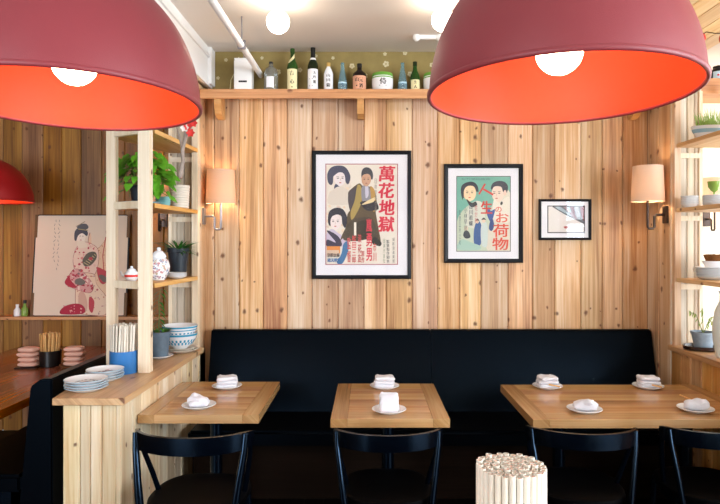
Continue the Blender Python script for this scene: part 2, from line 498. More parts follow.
# alcove (left) and bay (right) behind the main wall
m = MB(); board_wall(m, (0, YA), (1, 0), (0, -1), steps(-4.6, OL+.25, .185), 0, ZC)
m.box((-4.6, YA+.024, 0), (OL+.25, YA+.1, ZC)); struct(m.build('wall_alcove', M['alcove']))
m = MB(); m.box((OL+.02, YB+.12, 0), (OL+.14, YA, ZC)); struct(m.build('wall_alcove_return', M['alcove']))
m = MB(); m.box((OR-.12, YB+.12, 0), (OR-.02, 5.1, ZC)); struct(m.build('wall_bay_return', M['cream']))
m = MB(); m.box((OR-.12, 5.1, 0), (4.5, 5.2, ZC)); struct(m.build('wall_bay', M['cream']))
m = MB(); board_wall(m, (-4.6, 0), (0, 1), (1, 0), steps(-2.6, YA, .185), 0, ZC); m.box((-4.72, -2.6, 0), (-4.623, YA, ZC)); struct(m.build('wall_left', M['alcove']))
# right side with a wide window on the bay
m = MB()
for a, b in (((4.4,-2.6,0),(4.5,5.1,.5)), ((4.4,-2.6,2.8),(4.5,5.1,ZC)), ((4.4,1.3,.5),(4.5,2.6,2.8)), ((4.4,4.9,.5),(4.5,5.1,2.8)), ((4.4,-2.6,.5),(4.5,-2.4,2.8))): m.box(a, b)
struct(m.build('wall_right', M['cream']))
def window(n, y0, y1):
    m = MB()
    for k in range(4): y = y0 + (y1-.05-y0)*k/3; m.box((4.39, y, .5), (4.47, y+.05, 2.8))
    for z in (.5, 2.75): m.box((4.391, y0, z), (4.469, y1, z+.05))
    struct(m.build('window_%d' % n, M['white']))
window(1, 2.6, 4.9); window(3, -2.4, 1.3)
# street front behind the camera
m = MB()
for a, b in (((-4.6,-2.7,0),(4.5,-2.6,.55)), ((-4.6,-2.7,2.75),(4.5,-2.6,ZC)), ((-4.6,-2.7,.55),(-4.3,-2.6,2.75)), ((-1.7,-2.7,.55),(3.6,-2.6,2.75)), ((4.3,-2.7,.55),(4.5,-2.6,2.75))): m.box(a, b)
struct(m.build('wall_front', M['cream']))
m = MB()
for x in (3.6, 4.25): m.box((x, -2.69, .55), (x+.05, -2.61, 2.75))
for z in (.55, 2.7): m.box((3.6, -2.689, z), (4.3, -2.611, z+.05))
struct(m.build('window_2', M['white']))
m = MB()
for x in (-4.3, -3.02, -1.75): m.box((x, -2.69, .55), (x+.05, -2.61, 2.75))
for z in (.55, 2.7): m.box((-4.3, -2.689, z), (-1.7, -2.611, z+.05))
struct(m.build('window_4', M['white']))  # unseen window, added so daylight reaches the alcove
# floor and ceiling
m = MB()
for i in range(76): m.box((-4.6 + i*.12, -2.6, -.04), (-4.6 + i*.12 + .1185, YA, 0))
m.box((-4.72, -2.7, -.1), (4.52, YA+.1, -.04)); struct(m.build('floor', M['floor']))
m = MB(); m.box((-4.72, -2.7, ZC), (4.52, YA+.1, ZC+.1)); struct(m.build('ceiling', M['ceil']))

# stub walls: pale boards on the end, cedar on the inner side
def stub(nm, xi, xo, yf, inner):
    m = MB(); a, b = min(xi, xo), max(xi, xo)
    board_wall(m, (0, yf), (1, 0), (0, -1), [a, a+.055, a+.11, a+.16, b], .3, 2.70, th=.016)
    o = struct(m.build('wall_stub_' + nm, M['palestub']))
    m = MB(); 
    yy = [yf+.002, (yf+YB)/2, YB] if YB-yf > .25 else [yf+.002, YB]
    board_wall(m, (xi, 0), (0, 1), (inner, 0), yy, 0, 2.70, th=.02)
    m.box((xi-inner*.022, yf+.018, 0), (xo, YB, 2.70)); s2 = struct(m.build('wall_stub_side_' + nm, M['wall']))
    return o
stub('left', XL, OL, SL, 1); stub('right', XR, OR, SR, -1)
# pale trim strips framing the stub ends under each shelf
def stub_trim(n, xi, xo, yf, zs):
    m = MB(); a, b = min(xi, xo), max(xi, xo)
    for z in zs: m.box((a+.002, yf-.014, z-.035), (b-.002, yf, z), .002)
    for x in (a+.002, b-.024): m.box((x, yf-.0135, .96), (x+.022, yf, 2.66))
    return struct(m.build('trim_%d' % n, M['post']))
stub_trim(1, XL, OL, SL-.001, (2.24, 1.815, 1.35)); stub_trim(2, XR, OR, SR-.001, (2.24, 1.815, 1.35))

# half-height partitions with wooden ledges
ZL = .885; ZR = .94
m = MB(); board_wall(m, (XL, 0), (0, 1), (1, 0), steps(2.93, YB, .13), 0, ZL-.035)
board_wall(m, (0, 2.93), (1, 0), (0, -1), [-1.485, -1.40, -1.35, -1.295, -1.222], 0, ZL-.035)
m.box((-1.485, 2.955, 0), (XL-.024, SL+.1, ZL-.035))
struct(m.build('wall_partition_left', M['pale']))
m = MB(); m.prism([(-1.17, 2.89), (-1.17, SL), (-1.585, SL), (-1.585, 3.5), (-1.515, 2.89)], ZL-.035, ZL)
bmesh.ops.bevel(m.bm, geom=m.bm.edges[:], offset=.003, segments=1, affect='EDGES')
struct(m.build('trim_3', M['cap']), 'wooden ledge capping the pale left partition')
m = MB(); board_wall(m, (XR, 0), (0, 1), (-1, 0), steps(2.2, SR, .13), 0, ZR-.035)
board_wall(m, (XR+.26, 2.2), (-1, 0), (0, -1), [0, .09, .17, .238], 0, ZR-.035)
m.box((XR+.024, 2.225, 0), (XR+.26, SR, ZR-.035)); struct(m.build('wall_partition_right', M['half']))
m = MB(); m.prism([(XR-.025, 2.15), (XR-.025, SR), (XR+.34, SR), (XR+.34, 2.15)], ZR-.035, ZR)
bmesh.ops.bevel(m.bm, geom=m.bm.edges[:], offset=.003, segments=1, affect='EDGES')
struct(m.build('trim_4', M['cap']), 'wooden ledge capping the right half wall')
# top plates over the partitions
m = MB(); m.box((OL, 2.6, 2.70), (XL, YB, 2.765), .002); struct(m.build('trim_5', M['shelfwood']))
m = MB(); m.box((XR, SR-.055, 2.70), (OR, YB, 2.765), .002); struct(m.build('trim_6', M['shelfx']))
m = MB(); m.box((OR+.001, 4.15, 2.66), (4.39, 4.45, 2.765), .002); struct(m.build('trim_9', M['shelfx']))
# white bulkhead above the left partition
m = MB(); m.box((-1.75, 1.6, 2.775), (-1.15, YB-.01, ZC)); m.box((-1.16, YB-.12, 2.775), (-1.125, YB-.01, ZC), .003)
m.box((-1.155, 1.6, 2.96), (-1.135, YB-.12, 2.985)); m.box((-1.17, 1.6, 2.76), (-1.145, YB-.012, 2.785))
struct(m.build('trim_7', M['white']))
# boarded soffit along the right side
m = MB()
for i in range(5): m.box((1.75+i*.136, 1.5, ZC-.03), (1.75+i*.136+.134, YB-.01, ZC-.001), .003, 1)
struct(m.build('trim_8', M['soffit']))
# low wood strip at the foot of the bench wall
# ================================================================== WALL SHELF WITH BOTTLES
ZS = 2.725; YS = 4.285
t = thing('wall_shelf', 'long wooden bottle shelf running across the top of the board wall', 'shelf', (.43, YB, ZS))
m = MB(); m.box((XL-.43+.003, YS-YB, -.028), (XR-.43-.003, -.005, 0), .002)
m.build('shelf_board', M['shelfx'], t)
m = MB(); m.box((XL-.43+.004, YS-YB+.001, -.066), (XR-.43-.004, YS-YB+.022, -.028), .002); m.build('shelf_apron', M['shelfx'], t)
for px in (217, 360.5, 505, 640):
    m = MB(); x = PX(px, 4.3) - .43
    pts = [(-.006, -.028), (YS-YB+.024, -.028), (YS-YB+.024, -.10), (YS-YB+.05, -.165), (-.06, -.19), (-.006, -.19)]
    A = [m.bm.verts.new((x-.024, p[0], p[1])) for p in pts]; B = [m.bm.verts.new((x+.024, p[0], p[1])) for p in pts]
    m._face(A); m._face(B[::-1])
    for i in range(6): m._face([A[i], A[(i+1)%6], B[(i+1)%6], B[i]])
    m.build('bracket', M['shelfx'], t)

YBt = 4.35
def wrap_label(m, r, z0, z1, half, mi=0, seg=14, texts=(), ink=1, cl=1.004):
    """paper label wrapped on a cylinder facing -Y, with characters as raised ink"""
    m.mi = mi
    rr = r*cl
    for i in range(seg):
        a = -half + 2*half*i/seg; b = -half + 2*half*(i+1)/seg
        m._face([m.bm.verts.new((rr*math.sin(q), -rr*math.cos(q), z)) for q, z in ((a, z0), (b, z0), (b, z1), (a, z1))])
    m.mi = ink
    for body, cx, cz, w, h in texts:
        vs, fs = text_geo(body, 0)
        xs = [v[0] for v in vs]; ys = [v[1] for v in vs]
        ax, bx, ay, by = min(xs), max(xs), min(ys), max(ys)
        for q_ in (-1, 1):
            bv = []
            for x, y in vs:
                u = cx + ((x-ax)/(bx-ax)-.5+q_*.035)*w; z = cz + ((y-ay)/(by-ay)-.5)*h
                a = u/rr; k_ = rr*(1.012+.002*q_); bv.append(m.bm.verts.new((k_*math.sin(a), -k_*math.cos(a), z)))
            for f in fs: m._face([bv[i] for i in f])
    m.mi = 0
    return m

def bottle(name, label, px, ytop, prof, body, cap=None, capmat=None, lab=None, Y=YBt):
    """prof: (radius, z fraction) of the outside"""
    h = PZ(ytop, Y) - ZS
    t = thing(name, label, 'bottle', (PX(px, Y), Y, ZS), 0, 'bottles on the long wall shelf')
    pr = [(0, .0005)] + [(r, z*h) for r, z in prof] + [(0, prof[-1][1]*h)]
    MB().lathe(pr, seg=28).build('bottle_body', body, t, smooth=True)
    if cap: MB().lathe([(0, cap[1]*h), (cap[0], cap[1]*h), (cap[0], h*cap[2]), (0, h*cap[2])], seg=20).build('cap', capmat, t, smooth=True)
    if lab: lab(t, h)
    return t
SAKE = [(.036,0),(.039,.012),(.039,.55),(.036,.62),(.022,.72),(.0145,.80),(.0135,.93),(.016,.94),(.016,.985)]
def lab_green(t, h):
    m = wrap_label(MB(), .039, .02*h, .50*h, 1.15, texts=[('吉', 0, .40*h, .028, .034), ('心', .002, .2*h, .028, .03), ('●', .001, .07*h, .008, .01)])
    m.build('label', [M['label_cream'], M['inkblack']], t)
    m = MB()
    n = 16
    for i in range(n):
        def pt(q, dz):
            f = q/n; a = -1.2 + 2.4*f; z = (.60 + .20*f + dz)*h
            zz = z/h; r = .0395 if zz < .56 else (.039-(zz-.55)/.17*.016 if zz < .72 else .0235-(zz-.72)/.08*.0075)
            r = max(r, .0155)*1.07; return m.bm.verts.new((r*math.sin(a), -r*math.cos(a), z))
        m._face([pt(i, 0), pt(i+1, 0), pt(i+1, .09), pt(i, .09)])
    m.build('neck_band', M['label_cream'], t, smooth=True)
def lab_dark(t, h):
    wrap_label(MB(), .039, .02*h, .49*h, 1.2, texts=[('大', .015, .40*h, .018, .022), ('吟', .015, .30*h, .018, .022), ('醸', .015, .19*h, .018, .024), ('▬', -.012, .26*h, .024, .006), ('▬', -.012, .10*h, .024, .005)]).build('label', [M['label_white'], M['inkblack']], t)
    MB().lathe([(.024, .66*h), (.0275, .67*h), (.0185, .76*h), (.0165, .75*h)], seg=20).build('neck_band', M['label_white'], t, smooth=True)
def lab_white(t, h):
    wrap_label(MB(), .0335, .05*h, .62*h, 1.0, texts=[('山', 0, .52*h, .024, .022), ('田', 0, .36*h, .024, .022), ('錦', 0, .18*h, .026, .028)]).build('label', [M['label_white'], M['inkblack']], t)
def lab_brown(t, h):
    wrap_label(MB(), .0505, .03*h, .52*h, 1.2, texts=[('山', -.018, .38*h, .026, .03), ('元', .012, .36*h, .026, .03), ('酒', .012, .15*h, .026, .03), ('・', -.02, .15*h, .01, .01)]).build('label', [M['label_salmon'], M['inkblack']], t)
def lab_blue(t, h):
    wrap_label(MB(), .033, .05*h, .30*h, 1.0, texts=[('清', 0, .18*h, .02, .03)], cl=1.03).build('label', [M['label_blue'], M['inkblue']], t)
def lab_gr2(t, h):
    wrap_label(MB(), .036, .02*h, .36*h, 1.1, texts=[('生', .0, .27*h, .02, .022), ('ん', .002, .12*h, .02, .022)]).build('label', [M['label_cream'], M['inkblack']], t)
def lab_clear(t, h):
    wrap_label(MB(), .0505, .08*h, .45*h, .55).build('label', [M['label_white'], M['inkblack']], t)

bottle('glass_bottle', 'clear empty glass bottle with dark stopper beside the white box on the shelf', 271, 62,
       [(.047,0),(.05,.02),(.05,.62),(.042,.74),(.017,.84),(.0135,.94)], M['cleargl'], (.014,.93,1.), M['dark'], lab_clear)
bottle('sake_bottle', 'green bottle with cream label and diagonal cream neck band', 292.5, 49, SAKE, M['greengl'], (.0165,.90,1.), M['greengl'], lab_green)
bottle('sake_bottle', 'tall dark green bottle with black neck and white label', 313, 48, SAKE, M['dkgreen'], (.0172,.76,1.), M['cupblack'], lab_dark)
bottle('sake_bottle', 'small white bottle with black vertical writing and a gold top', 328.5, 63, [(.031,0),(.0335,.02),(.0335,.60),(.026,.72),(.014,.84),(.013,.88)], M['whitebottle'], (.0145,.86,1.), M['gold'], lab_white)
CONE = [(.034,0),(.036,.02),(.034,.25),(.022,.6),(.013,.8),(.0115,.96),(.0135,.97),(.0135,1.)]
bottle('glass_bottle', 'light blue conical glass bottle left of the dark brown bottle', 342.5, 63, CONE, M['bluegl'], None, None, lab_blue)
bottle('shochu_bottle', 'squat dark brown bottle with salmon pink label', 359.5, 64, [(.048,0),(.05,.02),(.05,.54),(.046,.64),(.022,.74),(.0165,.80),(.0165,.98)], M['brownjar'], (.018,.86,1.), M['cupblack'], lab_brown)
bottle('glass_bottle', 'light blue conical glass bottle right of the first round white barrel', 402.5, 63, CONE, M['bluegl'], None, None, lab_blue)
bottle('sake_bottle', 'short green bottle with small cream label between blue bottle and barrel', 415, 62, [(.034,0),(.036,.015),(.036,.44),(.031,.56),(.017,.70),(.0145,.78),(.0135,.95)], M['greengl'], (.0155,.86,1.), M['dkgreen'], lab_gr2)
def barrel(px, label):
    t = thing('sake_barrel', label, 'barrel', (PX(px, YBt), YBt, ZS), 0, 'small white barrels on the long wall shelf')
    MB().lathe([(0,.0005),(.066,.0005),(.073,.012),(.077,.05),(.077,.085),(.073,.105),(0,.105)], seg=36).build('barrel_body', M['whitebottle'], t, smooth=True)
    MB().lathe([(.074,.098),(.0765,.105),(.072,.122),(.04,.132),(0,.134)], seg=36).build('green_cover', M['greenlid'], t, smooth=True)
    m = MB(); m.lathe([(.0778,.0845),(.0788,.088),(.0765,.0925)], seg=36); m.build('rope_band', M['greenlid'], t, smooth=True)
    m = MB(); wrap_label(m, .0775, .018, .082, .95, texts=[('侍', .002, .055, .046, .044), ('▬', 0, .024, .05, .004)], cl=1.005)
    m.build('label', [M['label_white'], M['inkblack']], t)
barrel(382.5, 'small white barrel with green top and black brush character mid shelf')
barrel(434, 'small white barrel with green top half hidden by the big lamp')
# white emergency-light box and the wire behind it
t = thing('emergency_light', 'white upright box with a dark slot at the left end of the bottle shelf', 'emergency light', (PX(244, 4.36), 4.36, ZS))
w = .064; h = PZ(57, 4.36) - ZS
m = MB(); m.box((-w, -.045, .001), (w, .045, h-.03), .006); m.prism([(-w+.003, -.044), (w-.003, -.044), (w-.003, .044), (-w+.003, .044)], h-.031, h-.02); m.build('housing', M['white'], t, smooth=True)
m = MB(); m.box((-.030, -.048, .055), (.030, -.044, .068), .002); m.build('slot', M['dark'], t)
for s in (-1, 1):
    m = MB(); m.tube([(.012+s*.010, 0, h-.02), (.012+s*.016, -.005, h+.05), (.012+s*.024, -.008, h+.085)], .0035); m.lathe([(0,0),(.009,.004),(.011,.016),(0,.02)], (.012+s*.024, -.008, h+.08), 12); m.build('lamp_head', M['chrome'], t, smooth=True)
m = MB(); m.tube([P(230,90,4.40), P(231,80,4.42), P(235,72,4.43), P(236,62,4.43), P(239,57,4.42)], .003); tag(m.build('cable', M['label_cream'], smooth=True), 'thin pale cable looping behind the white box', 'cable')
# ceiling pipe
t = thing('sprinkler_pipe', 'white pipe hung under the ceiling running to the back wall', 'pipe', (-.785, 0, 2.86))
m = MB(); m.tube([(-.01, 1.9, .0), (0, 4.425, 0)], .021, 16); m.build('pipe', M['white'], t, smooth=True)
for y in (2.6, 3.75): 
    m = MB(); m.box((-.025, y-.012, -.024), (.025, y+.012, .03), .003); m.tube([(0, y, .02), (0, y, ZC-2.86-.001)], .005); m.build('hanger', M['chrome'], t)
t = thing('sprinkler_branch', 'short white horizontal fixture on the ceiling near the right globe lamp', 'ceiling fixture', (PX(428, 4.1), 4.1, PZ(37, 4.1)))
m = MB(); m.tube([(-.075, 0, 0), (.075, 0, 0)], .018, 14); m.build('bar', M['white'], t, smooth=True)
for s in (-1, 1):
    m = MB(); m.sup(.026, .026, .028, 1, 1, (s*.078, -.005, -.004), 16, 10); m.build('end_fitting', M['white'], t, smooth=True)
m = MB(); m.tube([(0, 0, .01), (0, 0, ZC-PZ(37, 4.1)-.001)], .01); m.build('stem', M['white'], t)
# ceiling globes
def globe(px, py, label):
    Y = 3.5; z = PZ(py, Y)
    t = thing('ceiling_globe_lamp', label, 'lamp', (PX(px, Y), Y, z), 0, 'bare globe bulbs on the ceiling')
    MB().sup(.066, .066, .066, 1, 1, nu=28, nv=18).build('bulb', M['globe'], t, smooth=True)
    MB().lathe([(0, ZC-z-.001), (.05, ZC-z-.001), (.05, ZC-z-.02), (.025, ZC-z-.03), (.02, .055), (0, .055)], seg=20).build('socket', M['white'], t, smooth=True)
globe(278, 22, 'bare glowing globe bulb on the ceiling above the bottles')
globe(443, 20, 'bare glowing globe bulb on the ceiling beside the large right lamp')

# ================================================================== PICTURES
def picture(name, label, px0, py0, px1, py1, fw, mats=.09):
    Y = 4.42
    a = P(px0, py1, Y); b = P(px1, py0, Y); w = b.x-a.x; h = b.z-a.z
    t = thing(name, label, 'picture', ((a.x+b.x)/2, YB, a.z), 0, 'framed prints on the board wall')
    fr = MB(); d = -(YB-Y) ; y1 = -.002
    out = [(-w/2,0),(w/2,0),(w/2,h),(-w/2,h)]; inn = [(-w/2+fw,fw),(w/2-fw,fw),(w/2-fw,h-fw),(-w/2+fw,h-fw)]
    prof = lambda o_, i_: [(o_[0], y1, o_[1]), (o_[0], d+.004, o_[1]), (o_[0]+(i_[0]-o_[0])*.25, d, o_[1]+(i_[1]-o_[1])*.25), (o_[0]+(i_[0]-o_[0])*.8, d+.003, o_[1]+(i_[1]-o_[1])*.8), (i_[0], d+.012, i_[1]), (i_[0], y1, i_[1])]
    rings = [[fr.bm.verts.new(q) for q in prof(o_, i_)] for o_, i_ in zip(out, inn)]
    for i in range(4):
        A, B = rings[i], rings[(i+1)%4]
        for k in range(6): fr._face([A[k], A[(k+1)%6], B[(k+1)%6], B[k]])
    fr.build('frame', M['blackframe'], t)
    m = MB(); m.box((-w/2+fw-.002, d+.017, fw-.002), (w/2-fw+.002, -.004, h-fw+.002)); m.build('picture_mat', M['matboard'], t)
    m = MB(); m.box((-w/2+fw-.001, d+.0105, fw-.001), (w/2-fw+.001, d+.0118, h-fw+.001)); m.build('glass', M['pane'], t)
    return t, a, w, h, d+.0168

def face(A, cx, cy, rx, ry, skin='#ead2c6', rot=0, lip='#c25a58', tilt=0):
    A.ell(cx, cy, rx, ry, skin, rot)
    A.blob([(cx-rx*.75, cy+ry*.2), (cx, cy+ry*1.08), (cx+rx*.75, cy+ry*.2)], skin)
    for s in (-1, 1):
        A.ell(cx+s*rx*.42+tilt, cy-ry*.02, rx*.2, ry*.055, '#3a2c30')
        A.line([(cx+s*rx*.2+tilt, cy-ry*.2), (cx+s*rx*.66+tilt, cy-ry*.24)], ry*.05, '#4a3a3a')
    A.line([(cx+tilt*1.4, cy), (cx+rx*.08+tilt*1.6, cy+ry*.34)], rx*.07, '#c9a496')
    A.ell(cx+tilt*1.2, cy+ry*.58, rx*.22, ry*.07, lip)

# --- large film poster
t, a, w, h, yd = picture('framed_poster', 'largest framed film poster with red vertical lettering and a man in a dark coat', 312, 150.5, 411.4, 279, .028)
pw, ph = (397-326)/F*4.43, (264-164.4)/F*4.43
A = Art(58, 70, 313, 428, pw, ph)
A.rect(55, 67, 316, 431, '#a85560'); A.rect(58, 70, 313, 428, '#e6dccf')
rr = random.Random(3)
for _ in range(46):
    A.ell(rr.uniform(62, 160), rr.uniform(110, 330), rr.uniform(4, 10), rr.uniform(3, 7), rr.choice(['#e2c8ac','#ddd0c0','#e8d2b8','#d9c4b4','#eaded2']), rr.uniform(0, 90))
A.blob([(62,220),(62,110),(78,84),(105,74),(130,86),(142,110),(146,138),(130,152),(70,150)], '#e2d5c8')
# woman at the top
A.blob([(64,132),(62,104),(74,82),(98,74),(124,78),(140,98),(145,118),(138,140),(128,134),(122,104),(98,98),(84,112),(82,136),(74,144)], '#45465c')
A.blob([(92,140),(106,146),(104,166),(94,172),(86,156)], '#4c4e66')
face(A, 106, 120, 20, 27, '#e9dcdc', -12, tilt=2)
A.blob([(84,112),(92,98),(108,92),(124,98),(132,116),(122,102),(106,98),(94,104)], '#45465c')
A.blob([(84,160),(100,150),(122,152),(140,170),(148,210),(70,214),(66,180)], '#dccfc2')
# woman below
A.blob([(64,262),(70,238),(92,226),(116,230),(130,250),(134,276),(126,298),(116,284),(112,256),(92,250),(78,262),(74,290),(66,284)], '#2c2a3a')
face(A, 93, 276, 20, 28, '#ecdcda', 6, tilt=-2)
A.blob([(70,262),(80,248),(100,244),(116,256),(100,250),(84,254)], '#2c2a3a')
A.blob([(60,318),(78,302),(100,316),(118,330),(128,362),(60,362)], '#c9bccf')
A.blob([(60,310),(76,312),(104,332),(112,364),(60,364),(62,340),(92,350)], '#3a3348')
A.rect(60, 364, 108, 390, '#dc8a44'); A.rect(60, 378, 104, 398, '#d8b8a0')
# man with coat
A.blob([(136,176),(150,156),(176,138),(188,146),(206,150),(222,150),(234,170),(240,210),(236,240),(246,300),(254,352),(238,360),(216,342),(204,336),(160,338),(118,336),(108,352),(112,330),(130,290),(134,250),(146,226)], '#5b4a34')
A.blob([(136,190),(140,170),(158,154),(172,150),(166,190),(160,230),(146,240),(138,214)], '#4a4248')
A.blob([(170,146),(184,152),(186,200),(170,240),(150,270),(146,240),(160,200)], '#a89050')
A.blob([(216,150),(232,164),(238,220),(228,240),(220,200)], '#b98e4a')
A.blob([(188,148),(212,150),(218,196),(206,212),(190,206),(184,180)], '#8d8a94')
A.blob([(198,150),(208,150),(210,180),(200,190)], '#c9c4d4')
A.blob([(180,206),(206,200),(226,196),(240,206),(246,230),(226,236),(206,236),(190,224)], '#2a2632')
A.blob([(186,214),(214,196),(236,188),(228,204),(204,212)], '#e8d0a0')
A.blob([(128,300),(150,270),(170,262),(220,262),(238,300),(244,336),(200,340),(166,346),(120,340)], '#4a3e30')
A.blob([(170,280),(206,274),(220,310),(206,336),(172,330)], '#33291f')
A.blob([(232,330),(256,350),(250,364),(222,352)], '#2b2523')
A.blob([(184,108),(188,88),(202,80),(218,86),(226,104),(224,124),(214,118),(208,102),(194,108),(188,126)], '#3a3c46')
face(A, 202, 124, 17, 24, '#c99c80', 4, '#9a5a50')
A.blob([(184,112),(190,92),(204,86),(220,98),(222,112),(208,104),(194,106)], '#3a3c46')
A.blob([(120,356),(136,346),(138,376),(118,424),(96,424),(112,392)], '#3f72a0')
A.rect(158, 278, 166, 326, '#efe6d8')
for i, ch in enumerate('萬花地獄'): A.text(ch, 276+(i % 2)*-2, 103+i*60.5, 54, 54, '#d32a44', .034, .08)
A.column('嵐勇男', 212, 262, 420, 20, '#d2384a', .03)
A.column('市川', 232, 350, 420, 12, '#d25a50', .02)
A.column('監督', 140, 330, 425, 13, '#c85a58', .02); A.column('松田三郎', 158, 322, 425, 14, '#d0484a', .02); A.column('浪花友', 178, 318, 425, 13, '#c44a4a', .02)
A.column('原作', 190, 380, 425, 11, '#c85a58', .02)
A.column('日映京都作品', 236, 120, 240, 8, '#8a8074', .0); A.column('監督製作脚本', 280, 340, 425, 11, '#4a4a4c', .01)
A.column('撮影音楽美術', 300, 332, 425, 8, '#6d6a66', .0); A.column('出演大会社', 266, 335, 425, 7, '#7d8a6a', .0)
A.text('京都太秦', 84, 396, 44, 14, '#5a4a4a', .02); A.text('総天然色', 86, 414, 46, 14, '#3d70a8', .02)
A.build('poster_print', M['ink'], t, (PX(361.7, 4.43)-t.location.x, yd-.0005, PZ(264, 4.43)-t.location.z))

# --- green film poster
t, a, w, h, yd = picture('framed_poster', 'mid sized framed green film poster with red lettering and two faces', 444.3, 163.8, 523.3, 262.9, .030)
pw, ph = (295-72)/4.2/F*4.43, (424-112)/4.2/F*4.43
A = Art(72, 112, 295, 424, pw, ph)
A.rect(69, 109, 298, 427, '#3a3a3e'); A.rect(72, 112, 295, 424, '#6fae9c')
A.blob([(72,424),(72,300),(110,240),(150,226),(200,250),(240,210),(295,180),(295,424)], '#c3cdb6')
A.blob([(200,424),(208,320),(228,250),(246,206),(295,180),(295,424)], '#dcd2c0')
A.blob([(110,280),(120,240),(150,214),(182,228),(188,300),(170,330),(112,320)], '#d6d6c8')
# woman, her face tinted orange as a painted-in lamp reflection
A.blob([(88,176),(92,150),(112,136),(140,134),(158,150),(162,176),(150,176),(100,200),(96,214)], '#262a38')
A.ell(124, 178, 28, 36, '#eec79a', -8); face(A, 126, 180, 24, 34, '#f2d2a8', -8, '#d0604a', -1)
A.blob([(92,168),(104,148),(128,140),(152,150),(158,170),(140,152),(116,152),(102,168),(100,196),(94,190)], '#262a38')
A.blob([(112,206),(134,222),(150,216),(156,232),(134,240),(120,226)], '#25232c')
# man
A.blob([(214,160),(222,140),(244,130),(272,134),(286,152),(282,178),(268,184),(262,160),(240,158),(222,168)], '#2c2f40')
face(A, 243, 182, 25, 36, '#ecd0be', 0, '#b8665a', -4)
A.blob([(214,160),(226,142),(252,136),(278,148),(282,172),(266,176),(258,156),(236,152)], '#2c2f40')
A.ell(274, 180, 6, 12, '#e6c4b0')
A.blob([(226,210),(250,222),(276,200),(295,205),(295,300),(226,290)], '#e6dccc')
A.ell(259, 224, 5, 8, '#1f1f28', 15)
# small figures
A.blob([(196,262),(206,240),(214,256),(232,250),(218,300),(208,296)], '#2f4f96')
A.blob([(142,350),(150,310),(166,300),(176,330),(172,395),(146,400)], '#2a5590'); A.ell(157, 300, 7, 9, '#e6d0b8'); A.blob([(150,296),(158,288),(166,298),(158,296)], '#20242c')
A.blob([(176,398),(172,330),(184,302),(200,318),(198,402)], '#c8d4d0'); A.ell(184, 296, 8, 10, '#e4ccb4'); A.blob([(174,294),(184,284),(194,294),(184,292)], '#20242c')
A.blob([(206,330),(212,296),(222,290),(228,318),(218,340)], '#26407c')
A.ell(110, 330, 9, 10, '#e0ccb0'); A.blob([(98,360),(104,340),(120,342),(128,366),(110,372)], '#24303c')
A.blob([(74,418),(90,376),(130,388),(170,404),(160,420)], '#a5c6b8')
A.line([(190,142),(164,186)], 7, '#cf3a34'); A.line([(182,164),(224,188)], 8, '#cf3a34')
A.text('生', 196, 241, 46, 52, '#cf3a2e', .03); A.text('の', 246, 250, 26, 22, '#d9553f', .02); A.text('お', 262, 284, 52, 40, '#dd5a44', .02)
A.text('荷', 256, 338, 64, 54, '#d9472f', .02); A.text('物', 254, 394, 66, 52, '#d9472f', .02)
A.column('吉川若蝶', 130, 226, 320, 16, '#3a4a54', .02); A.column('小林早苗', 108, 240, 340, 14, '#41525a', .01); A.column('佐分利', 152, 230, 310, 12, '#c2504a', .01)
A.column('監督五所之助', 84, 250, 400, 8, '#3d6a68', .0); A.text('松竹蒲田映画', 150, 122, 120, 9, '#4f7d78', .0)
A.build('poster_print', M['ink'], t, (PX(483.7, 4.43)-t.location.x, yd-.0005, PZ(250.9, 4.43)-t.location.z))

# --- small print
t, a, w, h, yd = picture('framed_print', 'smallest framed print with a dark curve over a pale ground', 539.5, 199, 591.7, 240, .018)
pw, ph = (607-455)/4.2/F*4.43, (346-236)/4.2/F*4.43
A = Art(455, 236, 607, 346, pw, ph)
A.rect(452, 233, 610, 349, '#2c2430'); A.rect(456, 237, 606, 345, '#e2dbd6')
c = [(474,237)] + [(474+132*f, 237+72*(f**.92)) for f in [i/12 for i in range(1, 13)]] + [(606,237)]
A.poly(c, '#6a7078')
A.poly([(484,238),(506,238),(560,276),(548,283),(520,268)], '#9fb0ba'); A.poly([(520,238),(536,238),(566,276),(562,286)], '#a08a90')
A.poly([(546,238),(562,238),(570,272),(580,292),(566,288)], '#6e2c34'); A.poly([(588,238),(606,238),(606,300),(596,280)], '#843038')
A.poly([(536,240),(546,240),(550,262),(542,262)], '#bfe4ea'); A.poly([(566,238),(582,238),(590,280),(576,284)], '#a9a9ac')
A.line([(474+132*f, 237+72*(f**.92)) for f in [i/12 for i in range(0, 13)]], 3.5, '#3a3d48')
A.line([(530,326),(572,309)], 1.6, '#c2605a'); A.blob([(520,323),(530,320),(538,325),(528,330)], '#b04a4c'); A.line([(533,322),(537,303)], 2, '#b0a49e')
A.build('poster_print', M['ink'], t, (PX((455+607)/8.4+440, 4.43)-t.location.x, yd-.0005, PZ(346/4.2+150, 4.43)-t.location.z))

